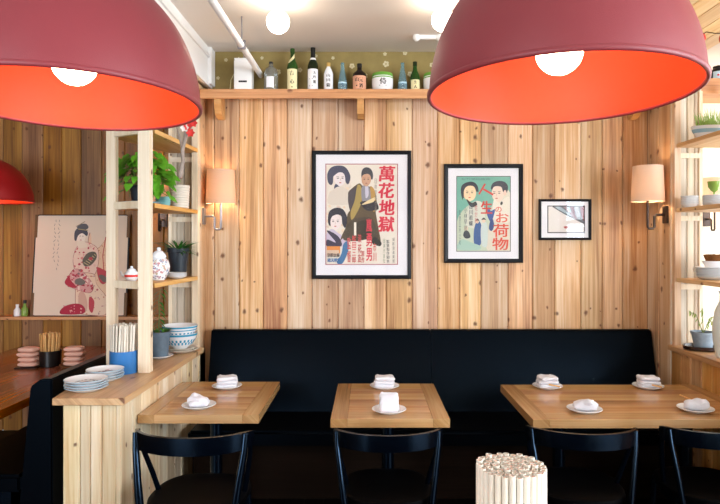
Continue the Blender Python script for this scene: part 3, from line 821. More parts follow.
# ================================================================== SCONCES
def sconce(loc, rotz, label, mt, metal, low=False):
    """plate on a wall at local y=0, shade out at -y"""
    t = thing('wall_sconce', label, 'wall lamp', loc, rotz, 'fabric shaded wall sconces')
    m = MB(); m.box((-.032, -.016, -.06), (.032, -.001, .06), .003); m.build('wall_plate', metal, t)
    m = MB(); pth = [(0,-.015,.0),(0,-.07,.0),(0,-.085,-.01),(0,-.085,-.085),(0,-.093,-.095),(0,-.122,-.095),(0,-.13,-.085),(0,-.13,.11)]
    m.tube(pth, .0085, 10); m.build('arm', metal, t, smooth=True)
    m = MB(); m.lathe([(0,.10),(.018,.10),(.018,.15),(0,.15)], (0,-.13,0), 14); m.build('socket', metal, t, smooth=True)
    m = MB(); z0, z1 = .09, .335; r0, r1 = .108, .098
    m.lathe([(r0,z0),(r1,z1),(r1-.003,z1),(r0-.003,z0),(r0,z0)], (0,-.13,0), 48); m.build('shade', mt, t, smooth=True)
    m = MB(); m.sup(.03, .03, .036, 1, 1, (0,-.13,.19), 18, 12); m.build('bulb', M['bulb'], t, smooth=True)
    return t
sconce((XL, 4.385, 1.825), R(90), 'fabric shaded sconce left of the board wall beside the plant shelves', M['shade'], M['chrome'])
sconce((XR, 4.16, 1.825), R(-90), 'fabric shaded sconce at the right end of the board wall', M['shade2'], M['bronze'])
sconce((PX(158, 5.1), YA, 1.83), 0, 'sconce in the booth alcove glimpsed through the left plant shelves', M['shade'], M['bronze'])
sconce((PX(716, 4.95), 5.1, 1.83), 0, 'sconce on the pale wall behind the right plate shelves', M['shade2'], M['bronze'])

# ================================================================== PENDANT LAMPS
def pendant(name, label, x, y, z, r, hgt, outer, lining, bulb_z=.112, bulb_r=.062, bm='bulbp'):  # shade > lining, socket > bulb
    t = thing(name, label, 'pendant lamp', (x, y, z), 0, 'red dome pendant lamps')
    t.rotation_euler = (R(-1.7), 0, 0) if r > .3 and y < 3 else (0, 0, 0)
    out = []; inn = []
    for i in range(25):
        a = PI/2*i/24
        rr_ = r*(math.cos(a)**.96); zz = hgt*(math.sin(a)**1.02)
        out.append((max(rr_, .03), zz)); inn.append((max(rr_-.006, .0), max(zz-.006, 0)))
    m = MB(); m.lathe([(r+.004, 0)] + out + [(0.0, hgt)], seg=96)
    m.mi = 0; m.lathe([(r-.006, 0), (r-.006, -.005), (r, -.008), (r+.005, -.005), (r+.006, .003), (r+.003, .007), (r, .006)], seg=96)
    sh = m.build('shade', outer, t, smooth=True, angle=70)
    m = MB(); m.lathe([(r-.004, 0)] + inn[1:-1] + [(0, hgt-.008)], seg=96); m.build('shade_lining', lining, sh, smooth=True)
    m = MB(); m.lathe([(0,hgt-.01),(.035,hgt-.01),(.035,hgt+.05),(.02,hgt+.07),(0,hgt+.07)], seg=24); m.build('cap', outer, t, smooth=True)
    m = MB(); m.lathe([(0,bulb_z+bulb_r*.8),(.02,bulb_z+bulb_r*.8),(.024,bulb_z+bulb_r+.05),(.024,hgt-.009),(0,hgt-.009)], seg=20); so = m.build('socket', M['cupblack'], t, smooth=True)
    m = MB(); m.tube([(0,0,hgt+.06),(0,0,ZC-z-.002)], .004); m.lathe([(0,ZC-z-.03),(.05,ZC-z-.03),(.05,ZC-z-.001),(0,ZC-z-.001)], seg=24); m.build('cord', M['cupblack'], t)
    m = MB(); m.sup(bulb_r, bulb_r, bulb_r, 1, 1, (0,0,bulb_z), 32, 20); m.build('bulb', M[bm], so, smooth=True)
    return t
pendant('pendant_lamp', 'large red dome pendant lamp hanging in front of the framed pictures', .516, 1.623, 2.034, .35, .385, M['lampred'], M['lampin'])
pendant('pendant_lamp', 'large red dome pendant lamp hanging before the left plant shelves', -.843, 1.73, 2.034, .35, .385, M['lampred'], M['lampin'])
pendant('pendant_lamp', 'smaller looking red pendant lamp over the booth table in the alcove', PX(-18, 4.6), 4.6, 1.953, .35, .335, M['lampred2'], M['lampin2'], bm='bulbb')

# ================================================================== BENCH
t = thing('banquette', 'long black upholstered bench along the board wall', 'bench', (.45, 4.1, 0))
ox, oy = .45, 4.1
def bench_back(x0, x1):
    m = MB(); x0 -= ox; x1 -= ox
    pts = [(4.20-oy, .44), (4.335-oy, .985), (4.345-oy, 1.003), (4.375-oy, 1.008), (4.40-oy, .99), (4.40-oy, .44)]
    A_ = [m.bm.verts.new((x0, p[0], p[1])) for p in pts]; B_ = [m.bm.verts.new((x1, p[0], p[1])) for p in pts]
    m._face(A_); m._face(B_[::-1])
    for i in range(len(pts)): m._face([A_[i], A_[(i+1)%6], B_[(i+1)%6], B_[i]])
    bmesh.ops.bevel(m.bm, geom=m.bm.edges[:], offset=.006, segments=2, affect='EDGES')
    m.build('backrest', M['blackleather'], t, smooth=True)
bench_back(PX(212, 4.36), PX(430, 4.36)-.001); bench_back(PX(430, 4.36)+.001, PX(650, 4.36))
for x0, x1 in ((PX(212, 4.36), .446), (.449, PX(650, 4.36))):
    m = MB(); m.box((x0-ox, 3.76-oy, .36), (x1-ox, 4.24-oy, .455), .018, 3); m.build('seat', M['blackleather'], t, smooth=True)
m = MB(); m.box((PX(212, 4.36)-ox+.01, 3.84-oy, .001), (PX(650, 4.36)-ox-.01, 4.38-oy, .365), .003); m.build('base', M['benchbase'], t)

# ================================================================== TABLES
ZT = .74
def table(name, label, x0, x1, y0, y1, cols):
    cx, cy = (x0+x1)/2, (y0+y1)/2; w, d = (x1-x0)/2, (y1-y0)/2
    t = thing(name, label, 'table', (cx, cy, 0), 0, 'oak topped tables in front of the bench')
    m = MB(); n = 6; e = .085
    for i in range(n):
        m.box((-w+e+.0005, -d+2*d*i/n+.0004, ZT-.045), (w-e-.0005, -d+2*d*(i+1)/n-.0004, ZT), .0015, 1)
    m.build('top_boards', M['table'], t)
    for s in (-1, 1):
        m = MB(); m.box((s*(w-e), -d, ZT-.045), (s*w, d, ZT), .0015, 1); m.build('breadboard_end', M['tabley'], t)
    for px_ in cols:
        m = MB(); m.lathe([(0,.03),(.035,.03),(.035,ZT-.06),(0,ZT-.06)], (px_,0,0), 24); m.build('column', M['black'], t, smooth=True)
        m = MB(); m.box((px_-.16, -.16, ZT-.06), (px_+.16, .16, ZT-.046), .002); m.build('support_plate', M['black'], t)
        m = MB(); m.box((px_-.22, -.03, .002), (px_+.22, .03, .035), .006); m.box((px_-.03, -.2, .0025), (px_+.03, .2, .0345), .006); m.build('foot', M['black'], t, smooth=True)
    return t
table('dining_table', 'small oak table at the left against the pale partition', -1.193, -.566, 3.12, 3.87, (0,))
table('dining_table', 'small oak table in the middle of the bench', -.19, .415, 3.05, 3.82, (0,))
table('dining_table', 'wide oak table at the right with four place settings', .832, 2.05, 3.04, 3.79, (-.36, .36))

# napkin plates
def plate_prof(r, h=.018):
    return [(0,.002),(r*.55,.0015),(r*.6,0),(r*.64,.002),(r*.9,h*.7),(r,h),(r*.985,h+.002),(r*.88,h*.75+.002),(r*.62,.005),(0,.0045)]
_pl = {}
def motif(o, r, seed):
    rd = random.Random(seed); q = Art(-1, -1, 1, 1, 1, 1)
    V = []; Fc = []; C = []
    for k in range(34):
        a = rd.uniform(0, 2*PI); d = r*.5*math.sqrt(rd.random()); b = len(V); w = rd.uniform(.004, .009)
        for i in range(7): V.append((d*math.cos(a)+w*rd.uniform(.5,1.2)*math.cos(i*PI*2/7), d*math.sin(a)+w*rd.uniform(.5,1.2)*math.sin(i*PI*2/7), .0056+k*.00002))
        Fc.append(tuple(range(b, b+7))); C.append(lin(rd.choice(['#7f93b8','#b09098','#8fb0c4','#a8a4b0','#6f86a8','#c0a0a0'])))
    me = bpy.data.meshes.new('painted_motif'); me.from_pydata(V, [], Fc); at = me.color_attributes.new('ink', 'FLOAT_COLOR', 'CORNER')
    for i in range(len(V)): at.data[i].color = C[i//7]
    me.materials.append(M['glaze']); m_ = bpy.data.objects.new('painted_motif', me); COL.objects.link(m_); m_.parent = o
def plate(name, label, loc, r, mt, group=None, cat='plate', h=.018, rim=None):
    key = (round(r,4), mt.name, h, rim.name if rim else '')
    if key in _pl:
        o = dup(_pl[key], loc, random.uniform(0, 6), label); o.name = name
        if group: o['group'] = group
        elif 'group' in o: del o['group']
        return o
    m = MB(); m.lathe(plate_prof(r, h), seg=40)
    if rim:
        for f in m.bm.faces:
            c = f.calc_center_median()
            rad_ = math.hypot(c.x, c.y)
            if rad_ > r*.955 or (r*.6 < rad_ < r*.72 and c.z > .003): f.material_index = 1
    o = m.build(name, [mt, rim] if rim else mt, None, loc, smooth=True)
    tag(o, label, cat, group); _pl[key] = o; return o

def napkin(loc, rotz, kind, label, group, seed, mtl=None, sc=1., name='napkin'):
    rd = random.Random(seed); m = MB()
    if kind == 'roll':        # a rolled towel lying across the plate, one end raised
        for (x_, y_, dz, a, b, c, rz, ry) in ((-.004, 0, .0245, .052, .027, .024, 0, 4), (.006, -.012, .018, .046, .022, .0175, 24, 0), (-.01, .006, .036, .034, .02, .017, -20, 14)):
            mt = Matrix.Rotation(R(rz), 3, 'Z') @ Matrix.Rotation(R(ry), 3, 'Y')
            m.sup(a*sc, b*sc, c*sc, .85, .6, (x_*sc, y_*sc, dz*sc), 30, 14, mt, .0008, rd)
    elif kind == 'fold':      # a flat folded pad
        for i in range(3):
            mt = Matrix.Rotation(R(rd.uniform(-5, 5)), 3, 'Z')
            m.sup((.052-.001*i)*sc, .038*sc, .0105*sc, .5, .32, (rd.uniform(-.003, .003), rd.uniform(-.003, .003), (.011+.0185*i)*sc), 32, 12, mt, .0009, rd)
    else:                     # peaked fold leaning up
        for k_ in (0, 1):
            mt = Matrix.Rotation(R(48+6*k_), 3, 'X')
            m.sup(.042*sc, .044*sc, .0125*sc, .5, .32, (0, -.004+.022*k_, (.034+.002*k_)*sc), 30, 12, mt, .0008, rd)
        m.sup(.044*sc, .034*sc, .009*sc, .5, .4, (0, .006, .0095*sc), 30, 12, None, .001, rd)
    for v in m.bm.verts:
        p = v.co*1.0; k = min(1, max(0, p.z/.02))
        n_ = noise_vec(p*38 + Vector((seed*3.1, 0, 0)))*.0075 + noise_vec(p*95 + Vector((seed, 5, 0)))*.0028
        v.co = p + Vector((n_.x, n_.y, n_.z*k))
        rq = math.hypot(v.co.x, v.co.y); zm = .0004 + max(0, rq-.052)*.52
        if v.co.z < zm: v.co.z = zm
    o = m.build(name, mtl or M['towel'], None, loc, rotz, smooth=True, angle=80)
    return tag(o, label, 'napkin', group)
sets = [((227, 384), 'fold', 8, 'back left of the left table by the bench'), ((199, 407.5), 'roll', -12, 'front of the left table by the partition'),
        ((384.5, 384), 'fold', 0, 'back of the middle table'), ((389, 412), 'peak', 0, 'front of the middle table'),
        ((547.5, 386.5), 'fold', 3, 'back left corner of the wide table'), ((584.5, 411.5), 'roll', 150, 'front left of the wide table'),
        ((648, 385), 'fold', -2, 'back right of the wide table'), ((695.5, 411), 'roll', 160, 'front right of the wide table')]
for i, ((px, py), kind, rz, where) in enumerate(sets):
    Y = min(.89*F/(py-VY), 3.70); x = PX(px, Y)
    plate('napkin_plate', 'small white round plate at the ' + where, (x, Y, ZT+.0004), .091, M['porcelain'], 'small plates with napkins', rim=M['porcelain'])
    napkin((x, Y, ZT+.0062), R(rz), kind, '%s white napkin at the %s' % ({'fold': 'flat', 'roll': 'rolled', 'peak': 'upright'}[kind], where), 'white napkins on plates', 30+i, sc=1.18)
# single chopstick rests showing at the wide table
for (xa, ya), (xb, yb), lab in (((549, 388), (560, 391), 'short wooden pick poking from the napkin at the back left of the wide table'),
                                ((652, 386), (662, 391.5), 'short wooden pick poking from the napkin at the back right of the wide table'),
                                ((680, 400.5), (690, 404), 'short wooden pick poking from the napkin at the front right of the wide table')):
    Y1 = .89*F/(ya-VY); Y2 = .89*F/(yb-VY)
    if ya < 395: Y1 = Y2 + .03; 
    z = ZT+.026
    p0 = Vector((PX(xa, Y1), min(Y1, 3.68), z+.006)); p1 = Vector((PX(xb, Y2), min(Y2, 3.66), z))
    m = MB(); m.tube([p0-p1, (0,0,0)], .0045, 8); tag(m.build('wooden_pick', M['stick'], None, p1), lab, 'wooden pick', 'wooden picks by the napkins')

# ================================================================== CHAIRS
def make_chair(label):
    t = thing('bentwood_chair', label, 'chair', (0,0,0), 0, 'black bentwood chairs at the tables')
    m = MB(); n = 28; rings = []
    zc = .738
    for i in range(n+1):
        q = -1 + 2*i/n; a = q*R(86)
        x = .25*math.sin(a)/math.sin(R(86)); y = -.225 + .165*(1-math.cos(a))
        nx, ny = math.sin(a), -math.cos(a)
        hh = .0365*(1 - .28*abs(q)**6); th = .008
        rings.append([(x+nx*th, y+ny*th, zc-hh), (x+nx*th*1.2, y+ny*th*1.2, zc), (x+nx*th, y+ny*th, zc+hh), (x-nx*th, y-ny*th, zc+hh), (x-nx*th, y-ny*th, zc-hh)])
    m.sweep(None, rings); m.build('back_rail', M['black'], t, smooth=True, angle=50)
    for s in (-1, 1):
        m = MB(); m.tube([(s*.236,-.128,.765),(s*.232,-.138,.70),(s*.214,-.160,.57),(s*.198,-.172,.45),(s*.192,-.185,.25),(s*.2,-.215,.002)], [.0135,.0145,.0165,.0185,.017,.0135], 12, flat=.8)
        m.build('leg', M['black'], t, smooth=True)
        m = MB(); m.tube([(s*.243,-.075,.735),(s*.235,-.05,.66),(s*.212,-.01,.55),(s*.192,.015,.455)], [.010,.011,.012,.012], 10); m.build('side_spindle', M['black'], t, smooth=True)
        m = MB(); m.tube([(s*.165,.165,.44),(s*.178,.182,.2),(s*.188,.195,.002)], [.018,.016,.012], 12); m.build('leg', M['black'], t, smooth=True)
    m = MB(); m.sup(.212, .212, .021, .35, .72, (0,.005,.452), 48, 12); m.build('seat', M['seat'], t, smooth=True)
    m = MB(); n = 40
    m.lathe([(.186,.395),(.196,.40),(.196,.436),(.182,.436),(.182,.395),(.186,.395)], (0,.005,0), n, 1., 1.); m.build('seat_ring', M['black'], t, smooth=True)
    m = MB(); m.lathe([(.165,.20),(.172,.192),(.179,.20),(.172,.208),(.165,.20)], (0,0,0), 40); m.build('stretcher_hoop', M['black'], t, smooth=True)
    return t
ch = make_chair('black bentwood chair at the left table next to the pale partition')
ch.scale = (1.04, 1.04, 1.04); ch.location = (PX(187.5, 2.58), 2.78, 0); ch.rotation_euler = (0,0,R(-3))
def chair_copy(*a): dup(ch, *a).scale = (1, 1, 1)
chair_copy((PX(388.5, 2.68), 2.90, 0), R(0), 'black bentwood chair at the middle table')
chair_copy((PX(593, 2.70), 2.92, 0), R(-4), 'black bentwood chair at the wide table just right of the chopstick bundle')
chair_copy((PX(731, 2.72), 2.93, 0), R(0), 'black bentwood chair at the right end of the wide table')

# ================================================================== CHOPSTICK BUNDLES
# serving counter in the foreground, just out of view, that carries the front bundle
ZK = .92
t = thing('serving_counter', 'low counter below the view that carries the front chopstick bundle', 'counter', (.2, 1.1, 0))
m = MB(); m.box((-1.0, -.28, ZK-.04), (1.0, .28, ZK), .004); m.build('counter_top', M['table'], t)
m = MB(); m.box((-.96, -.24, .001), (.96, .24, ZK-.041), .003); m.build('counter_body', M['benchbase'], t)
def bundle(cx, cy, z0, z1, rad, pitch, make, nm, label, group, rnd, lean=.03, zj=.006, limit=999):
    pts = []
    n_r = int(rad/pitch); dr = rad/n_r; pts = [(0, 0)]
    for q in range(1, n_r+1):
        n_ = int(2*PI*q*dr/pitch); a0 = rnd.uniform(0, 6)
        pts += [(q*dr*math.cos(a0+2*PI*i/n_), q*dr*math.sin(a0+2*PI*i/n_)) for i in range(n_)]
    pts = pts[:limit]
    proto = None
    for (x, y) in pts:
        x += rnd.uniform(-.02, .02)*pitch; y += rnd.uniform(-.02, .02)*pitch
        dz = rnd.uniform(-zj, zj)
        if proto is None:
            o = proto = make(nm, z1-z0); tag(o, label, 'chopsticks', group)
        else:
            o = dup(proto, (0,0,0))
        o.location = (cx+x, cy+y, z0+max(dz, 0) + .001)
        s = lean/max(rad, .01)
        o.rotation_euler = (-y*s, x*s, rnd.uniform(0, PI))
    return len(pts)
def wrapped(nm, L):
    m = MB(); seg = 12
    prof = []
    rx, ry = .0066, .0062
    rings = []
    for z, k in ((0, 1), (L, 1), (L+.0003, .86), (L-.008, .84)):
        rings.append([m.bm.verts.new((rx*k*math.cos(2*PI*i/seg), ry*k*math.sin(2*PI*i/seg), z)) for i in range(seg)])
    for A_, B_ in zip(rings, rings[1:]):
        for i in range(seg): m._face([A_[i], A_[(i+1)%seg], B_[(i+1)%seg], B_[i]])
    m._face(rings[0]); m._face(rings[-1])
    o = m.build(nm, M['paper'], None, smooth=True, angle=50)
    m = MB()
    for s in (-1, 1): m.box((s*.0024-.002, -.0022, L-.03), (s*.0024+.002, .0022, L-.0015), .0006, 1)
    m.build('chopstick_pair', M['sticktip'], o)
    return o
def bare(nm, L, mt='paper', r=.0055):
    m = MB(); m.tube([(0,0,0),(0,0,L)], [r*.8, r], 8, flat=.8)
    return m.build(nm, M[mt], None, smooth=True, angle=50)
rc = random.Random(11)
cx, cy = PX(511, 1.2), 1.2
t = thing('chopstick_canister', 'pale blue canister below the view holding the front chopsticks', 'canister', (cx, cy, ZK+.0005))
m = MB(); m.lathe([(0,0),(.074,0),(.076,.004),(.076,.10),(.0725,.10),(.0725,.006),(0,.006)], seg=40); m.build('canister_body', M['cupblue'], t, smooth=True)
bundle(cx, cy, ZK+.008, 1.186, .0625, .0134, wrapped, 'wrapped_chopsticks', 'white paper sleeved chopsticks packed upright in the large front bundle', 'sleeved chopsticks in the front bundle', rc, .0, .005)
# blue canister on the left ledge
bx, by = -1.405, 3.47
t = thing('chopstick_canister', 'blue canister full of white chopsticks on the left ledge', 'canister', (bx, by, ZL+.0005))
m = MB(); m.lathe([(0,0),(.074,0),(.077,.004),(.077,.128),(.0735,.128),(.0735,.006),(0,.006)], seg=40); m.build('canister_body', M['cupblue'], t, smooth=True)
bundle(bx, by, ZL+.008, 1.160, .066, .0156, lambda n, L: bare(n, L, 'paper', .0071), 'wrapped_chopsticks', 'white wrapped chopsticks standing in the blue canister on the ledge', 'chopsticks in the blue canister', rc, .05, .004)
# ================================================================== LEFT SHELVING
PB = Vector((-1.285, 3.48)); PA = Vector((-1.535, 3.62))
t = thing('shelving_frame', 'open shelving of pale posts above the left partition holding plants', 'shelves', (-1.37, 3.9, ZL))
def relp(p): return (p[0]+1.37, p[1]-3.9)
for p, w_ in ((PB, .034), (PA, .028)):
    m = MB(); x, y = relp(p); m.box((x-w_, y-w_*.8, .0005), (x+w_, y+w_*.8, 2.699-ZL), .002); m.build('post', M['post'], t)
m = MB(); x, y = relp((-1.222, SL-.028)); m.box((x-.022, y-.022, .0005), (x+.022, y+.024, 2.699-ZL), .002); m.build('post', M['post'], t)
SHZ = (2.295, 1.862, 1.395)
for z in SHZ:
    pts = [relp(q) for q in ((PB.x+.045, PB.y+.03), (-1.20, SL-.052), (-1.244, SL-.052), (-1.244, SL-.016), (OL, SL-.016), (PA.x-.03, PA.y+.026), (PA.x+.03, PA.y+.024))]
    m = MB(); m.prism(pts, z-.026-ZL, z-ZL); m.build('shelf', M['shelfwood'], t)
    a_ = relp(PA); b_ = relp(PB); d = (Vector(b_)-Vector(a_)).normalized(); n_ = Vector((d.y, -d.x))
    p0 = Vector(a_)+d*.03; p1 = Vector(b_)-d*.036
    m = MB(); m.prism([p0+n_*.014, p1+n_*.014, p1-n_*.01, p0-n_*.01], z-.032-ZL, z+.012-ZL); m.build('rail', M['post'], t)

# right shelving
t = thing('shelving_frame', 'open wooden shelves above the right half wall holding dishes', 'shelves', (XR+.15, 3.2, ZR))
for x, y in ((XR+.03, 2.4), (XR+.29, 2.4)):
    m = MB(); m.box((x-XR-.15-.03, y-3.2-.03, .0005), (x-XR-.15+.03, y-3.2+.03, 3.005-ZR), .002); m.build('post', M['post'], t)
m = MB(); m.box((-.15, SR-3.2-.05, .0005), (-.106, SR-3.2-.016, 2.699-ZR), .002); m.build('post', M['wall'], t)
m = MB(); m.box((.178, SR-3.2-.05, .0005), (.22, SR-3.2-.016, 2.699-ZR), .002); m.build('post', M['post'], t)
for z in SHZ:
    m = MB(); m.box((-.14, 2.435-3.2, z-.026-ZR), (.215, SR-3.2-.052, z-ZR), .0015); m.build('shelf', M['shelfwood'], t)

# ================================================================== PLANTS
def leaf_mesh(m, base, d, up, L, W, droop=.25, fold=.18, heart=False):
    d = d.normalized(); side = d.cross(up)
    if side.length < 1e-4: side = d.orthogonal()
    side.normalize(); nn = side.cross(d).normalized()
    prof = ((0,.0),(.12,.75),(.3,1.),(.55,.82),(.8,.42),(1.,0)) if heart else ((0,.15),(.2,.7),(.45,1.),(.7,.75),(.9,.3),(1.,0))
    mid = []; Lf = []; Rt = []
    for f, wv in prof:
        c = base + d*L*f - nn*droop*L*f*f
        mid.append(m.bm.verts.new(c)); Lf.append(m.bm.verts.new(c + side*W*wv*.5 + nn*fold*W*wv*.5)); Rt.append(m.bm.verts.new(c - side*W*wv*.5 + nn*fold*W*wv*.5))
    for i in range(len(prof)-1):
        m._face([mid[i], mid[i+1], Lf[i+1], Lf[i]]); m._face([mid[i], Rt[i], Rt[i+1], mid[i+1]])
POSTS = [(-1.535, 3.62, .05), (-1.285, 3.48, .055), (-1.222, 4.272, .045), (-1.36, 4.0, .075)]
def clear(t, b, d, L):
    for f in (0, .33, .66, 1.):
        p = t.location + b + d.normalized()*L*f
        if p.y > SL-.03: return False
        for x, y, w in POSTS:
            if abs(p.x-x) < w and abs(p.y-y) < w: return False
    return True
def pot(t, r0, r1, h, mt, name='pot', rim=.006):
    m = MB(); m.lathe([(0,.001),(r0,.001),(r0+(r1-r0)*.85,h*.85),(r1+rim*.3,h*.86),(r1+rim*.5,h),(r1-.006,h),(r1-.01,h*.86),(0,h*.86)], seg=32); po = m.build(name, mt, t, smooth=True, angle=50)
    m = MB(); m.lathe([(0,h*.9),(r1-.012,h*.88),(r1-.012,h*.84)], seg=24); m.build('soil', M['soil'], po, smooth=True)

# trailing pothos on the middle shelf
px_, py_ = -1.455, 3.80; z_ = SHZ[1]
plate('plant_saucer', 'pale blue saucer under the trailing green plant', (px_+.03, py_, z_+.001), .115, M['bluerim'], cat='saucer', h=.022)
t = thing('trailing_plant', 'bushy trailing plant with heart shaped leaves on the left shelves', 'plant', (px_+.03, py_, z_+.0065))
pot(t, .055, .075, .12, M['potnavy'])
rl = random.Random(21); m = MB(); st = MB()
for k in range(230):
    a = rl.uniform(0, 2*PI); rad = math.sqrt(rl.random())*.168; hz = .15 + (.20*math.sqrt(max(0, 1-(rad/.17)**2)))*rl.uniform(.35, 1.)
    if k % 3 == 0: hz -= rl.uniform(0, .12) if rad > .1 else 0
    b = Vector((rad*math.cos(a)*1.12, rad*math.sin(a)*.8, hz))
    if b.z < .05: b.z = .06
    d = Vector((math.cos(a), math.sin(a)*.8 - .35, rl.uniform(-.95, -.15)))
    if not clear(t, b, d, .075): continue
    leaf_mesh(m, b, d, Vector((rl.uniform(-.3,.3), rl.uniform(-.9,-.3), 1)), rl.uniform(.045, .075), rl.uniform(.036, .055), .3, .2, True)
    if k % 3 == 0: st.tube([(0,0,.11), (b.x*.5, b.y*.5, b.z*.7+.06), b], .002, 5, False)
for k in range(16):
    b = Vector((.03+rl.uniform(.03,.13), -.06-rl.uniform(0,.04), .19-k*.007)); leaf_mesh(m, b, Vector((rl.uniform(-.3,.6), -.6, -.7)), Vector((0,-1,.4)), .07, .055, .2, .2, True)
m.build('foliage', M['leaf'], t, smooth=True); st.build('stems', M['stem'], t)

# ribbed white planter and aqua bowls, same shelf
t = thing('ribbed_planter', 'off white ribbed pot at the back of the middle left shelf', 'pot', (-1.30, 4.16, z_+.0005))
pr = [(0,0),(.052,0)]
for i in range(9): pr += [(.060+.0008*i, .008+i*.017), (.0635+.0008*i, .0125+i*.017), (.060+.0008*i, .021+i*.017)]
pr += [(.070,.163),(.064,.163),(.058,.05),(0,.045)]
MB().lathe(pr, seg=36).build('pot_body', M['ribbed'], t, smooth=True, angle=60)
for i in range(4):
    o = plate('small_bowl', ['lowest', 'second lowest', 'second highest', 'topmost'][i] + ' aqua dish in the little stack by the ribbed pot', (-1.36, 4.0, z_+.001+.0135*i), .05, M['aqua'], 'aqua dishes on the left shelf', 'bowl', h=.03)

# upper hanging branch with paper flowers
t = thing('hanging_branch', 'dried grey branch with red and white paper flowers hanging by the left shelves', 'branch ornament', (PX(186, 3.66), 3.66, PZ(178, 3.66)))
m = MB(); m.tube([(-.035,0,0),(-.03,.005,.05),(-.018,0,.10),(-.02,-.005,.17),(-.005,0,.24),(.0,.0,.33)], [.012,.015,.011,.012,.011,.008], 9)
m.tube([(-.02,-.004,.18),(-.04,0,.25),(-.06,.01,.31)], [.009,.007,.004], 8); m.tube([(-.008,0,.23),(.02,-.005,.28),(.045,0,.34)], [.008,.006,.004], 8)
m.build('branch', M['grey_wood'], t, smooth=True)
m = MB(); m.tube([(0,0,.33),(-.02,0,2.765-t.location.z-.06),(-.045,0,2.735-t.location.z)], .0025, 6); m.build('string', M['wire'], t)
for nm, mt, cs in (('red_flower', 'redpetal', ((.02,-.02,.31),(.035,-.015,.27),(.05,-.01,.33),(.03,-.02,.36))), ('white_flower', 'whitepetal', ((-.005,-.02,.345),(.0,-.02,.30),(.028,-.025,.40)))):
    for c in cs:
        m = MB()
        for k in range(6):
            a = k*PI/3; leaf_mesh(m, Vector(c), Vector((math.cos(a), -.5, math.sin(a))), Vector((0,-1,0)), .03, .024, .1, .3)
        m.build(nm, M[mt], t, smooth=True)

# lower shelf: jar, teapot, navy pot with spiky plant, small plates
z_ = SHZ[2]
t = thing('ginger_jar', 'round white porcelain jar with coloured pattern and lid on the left shelves', 'jar', (-1.325, 3.82, z_+.0005))
pr = [(0,.0),(.036,.0),(.04,.008),(.062,.05),(.068,.085),(.060,.12),(.042,.138),(.036,.142),(.0,.142)]
MB().lathe(pr, seg=36).build('jar_body', M['porcelain'], t, smooth=True)
MB().lathe([(.034,.140),(.044,.142),(.046,.150),(.038,.168),(.022,.184),(.01,.188),(.013,.198),(.008,.207),(0,.208)], seg=28).build('lid', M['porcelain'], t, smooth=True)
# painted pattern raised by a hair over the glaze
V = []; Fc = []; C = []
rj = random.Random(4)
def jr(z):
    q = pr[1:-1]
    for (r0, z0), (r1, z1) in zip(q, q[1:]):
        if z0 <= z <= z1: return r0+(r1-r0)*((z-z0)/max(z1-z0, 1e-6))
    return .04
for k in range(230):
    a = rj.uniform(0, 2*PI); z = rj.uniform(.010, .130); s_ = rj.uniform(.003, .009); b = len(V)
    for i in range(8):
        zz = min(max(z+s_*math.sin(i*PI/4)*rj.uniform(.5,1.2), .004), .136); aa = a + s_*math.cos(i*PI/4)/jr(z); r_ = jr(zz)*1.012+.0004
        V.append((r_*math.cos(aa), r_*math.sin(aa), zz))
    Fc.append(tuple(range(b, b+8))); C.append(lin(rj.choice(['#c9a0a4','#9aa8c4','#c4b49a','#a890a0','#8fa0bc','#d8b4a8','#b4b8c4','#c88a90'])))
me = bpy.data.meshes.new('painted_pattern'); me.from_pydata(V, [], Fc); at = me.color_attributes.new('ink', 'FLOAT_COLOR', 'CORNER')
for i in range(len(V)): at.data[i].color = C[i//8]
me.materials.append(M['glaze']); o = bpy.data.objects.new('painted_pattern', me); COL.objects.link(o); o.parent = t
t = thing('teapot', 'small white and red painted teapot beside the porcelain jar', 'teapot', (-1.458, 3.72, z_+.0005), R(200))
MB().lathe([(0,0),(.026,0),(.03,.004),(.042,.03),(.04,.05),(.024,.066),(0,.068)], seg=28).build('pot_body', M['porcelain'], t, smooth=True)
MB().lathe([(.026,.062),(.024,.072),(.008,.08),(.009,.09),(0,.094)], seg=20).build('lid', M['porcelain'], t, smooth=True)
m = MB(); m.tube([(.036,0,.03),(.056,0,.04),(.064,0,.062)], [.012,.008,.005], 10); m.build('spout', M['porcelain'], t, smooth=True)
m = MB(); m.tube([(-.036,0,.05),(-.06,0,.052),(-.062,0,.026),(-.038,0,.018)], .004, 8); m.build('handle', M['redpetal'], t, smooth=True)
m = MB(); m.lathe([(.0418,.026),(.0432,.032),(.0425,.040)], seg=28); m.build('red_band', M['redpetal'], t, smooth=True)
t = thing('potted_plant', 'spiky green plant in a dark navy pot on the left shelves', 'plant', (-1.312, 4.17, z_+.0005))
pot(t, .052, .072, .20, M['potnavy'])
m = MB(); rl = random.Random(8)
for k in range(90):
    a = rl.uniform(0, 2*PI); d = Vector((math.cos(a), math.sin(a), rl.uniform(.1, 1.3)))
    if d.y > 0: d.y *= .35
    if not clear(t, Vector((0,0,.17)), d, .17): continue
    leaf_mesh(m, Vector((.02*math.cos(a), .02*math.sin(a), .17)), d, Vector((0,0,1)), rl.uniform(.10, .19)*(1 if d.y < 0 else .7), .019, .4, .2)
m.build('foliage', M['leafdark'], t, smooth=True)
for i in range(4):
    plate('small_plate', ['lowest', 'second lowest', 'second highest', 'topmost'][i] + ' small white plate in the stack before the navy pot', (-1.275, 4.005, z_+.001+.0075*i), .07, M['porcelain'], 'small plates on the lower left shelf', h=.014)

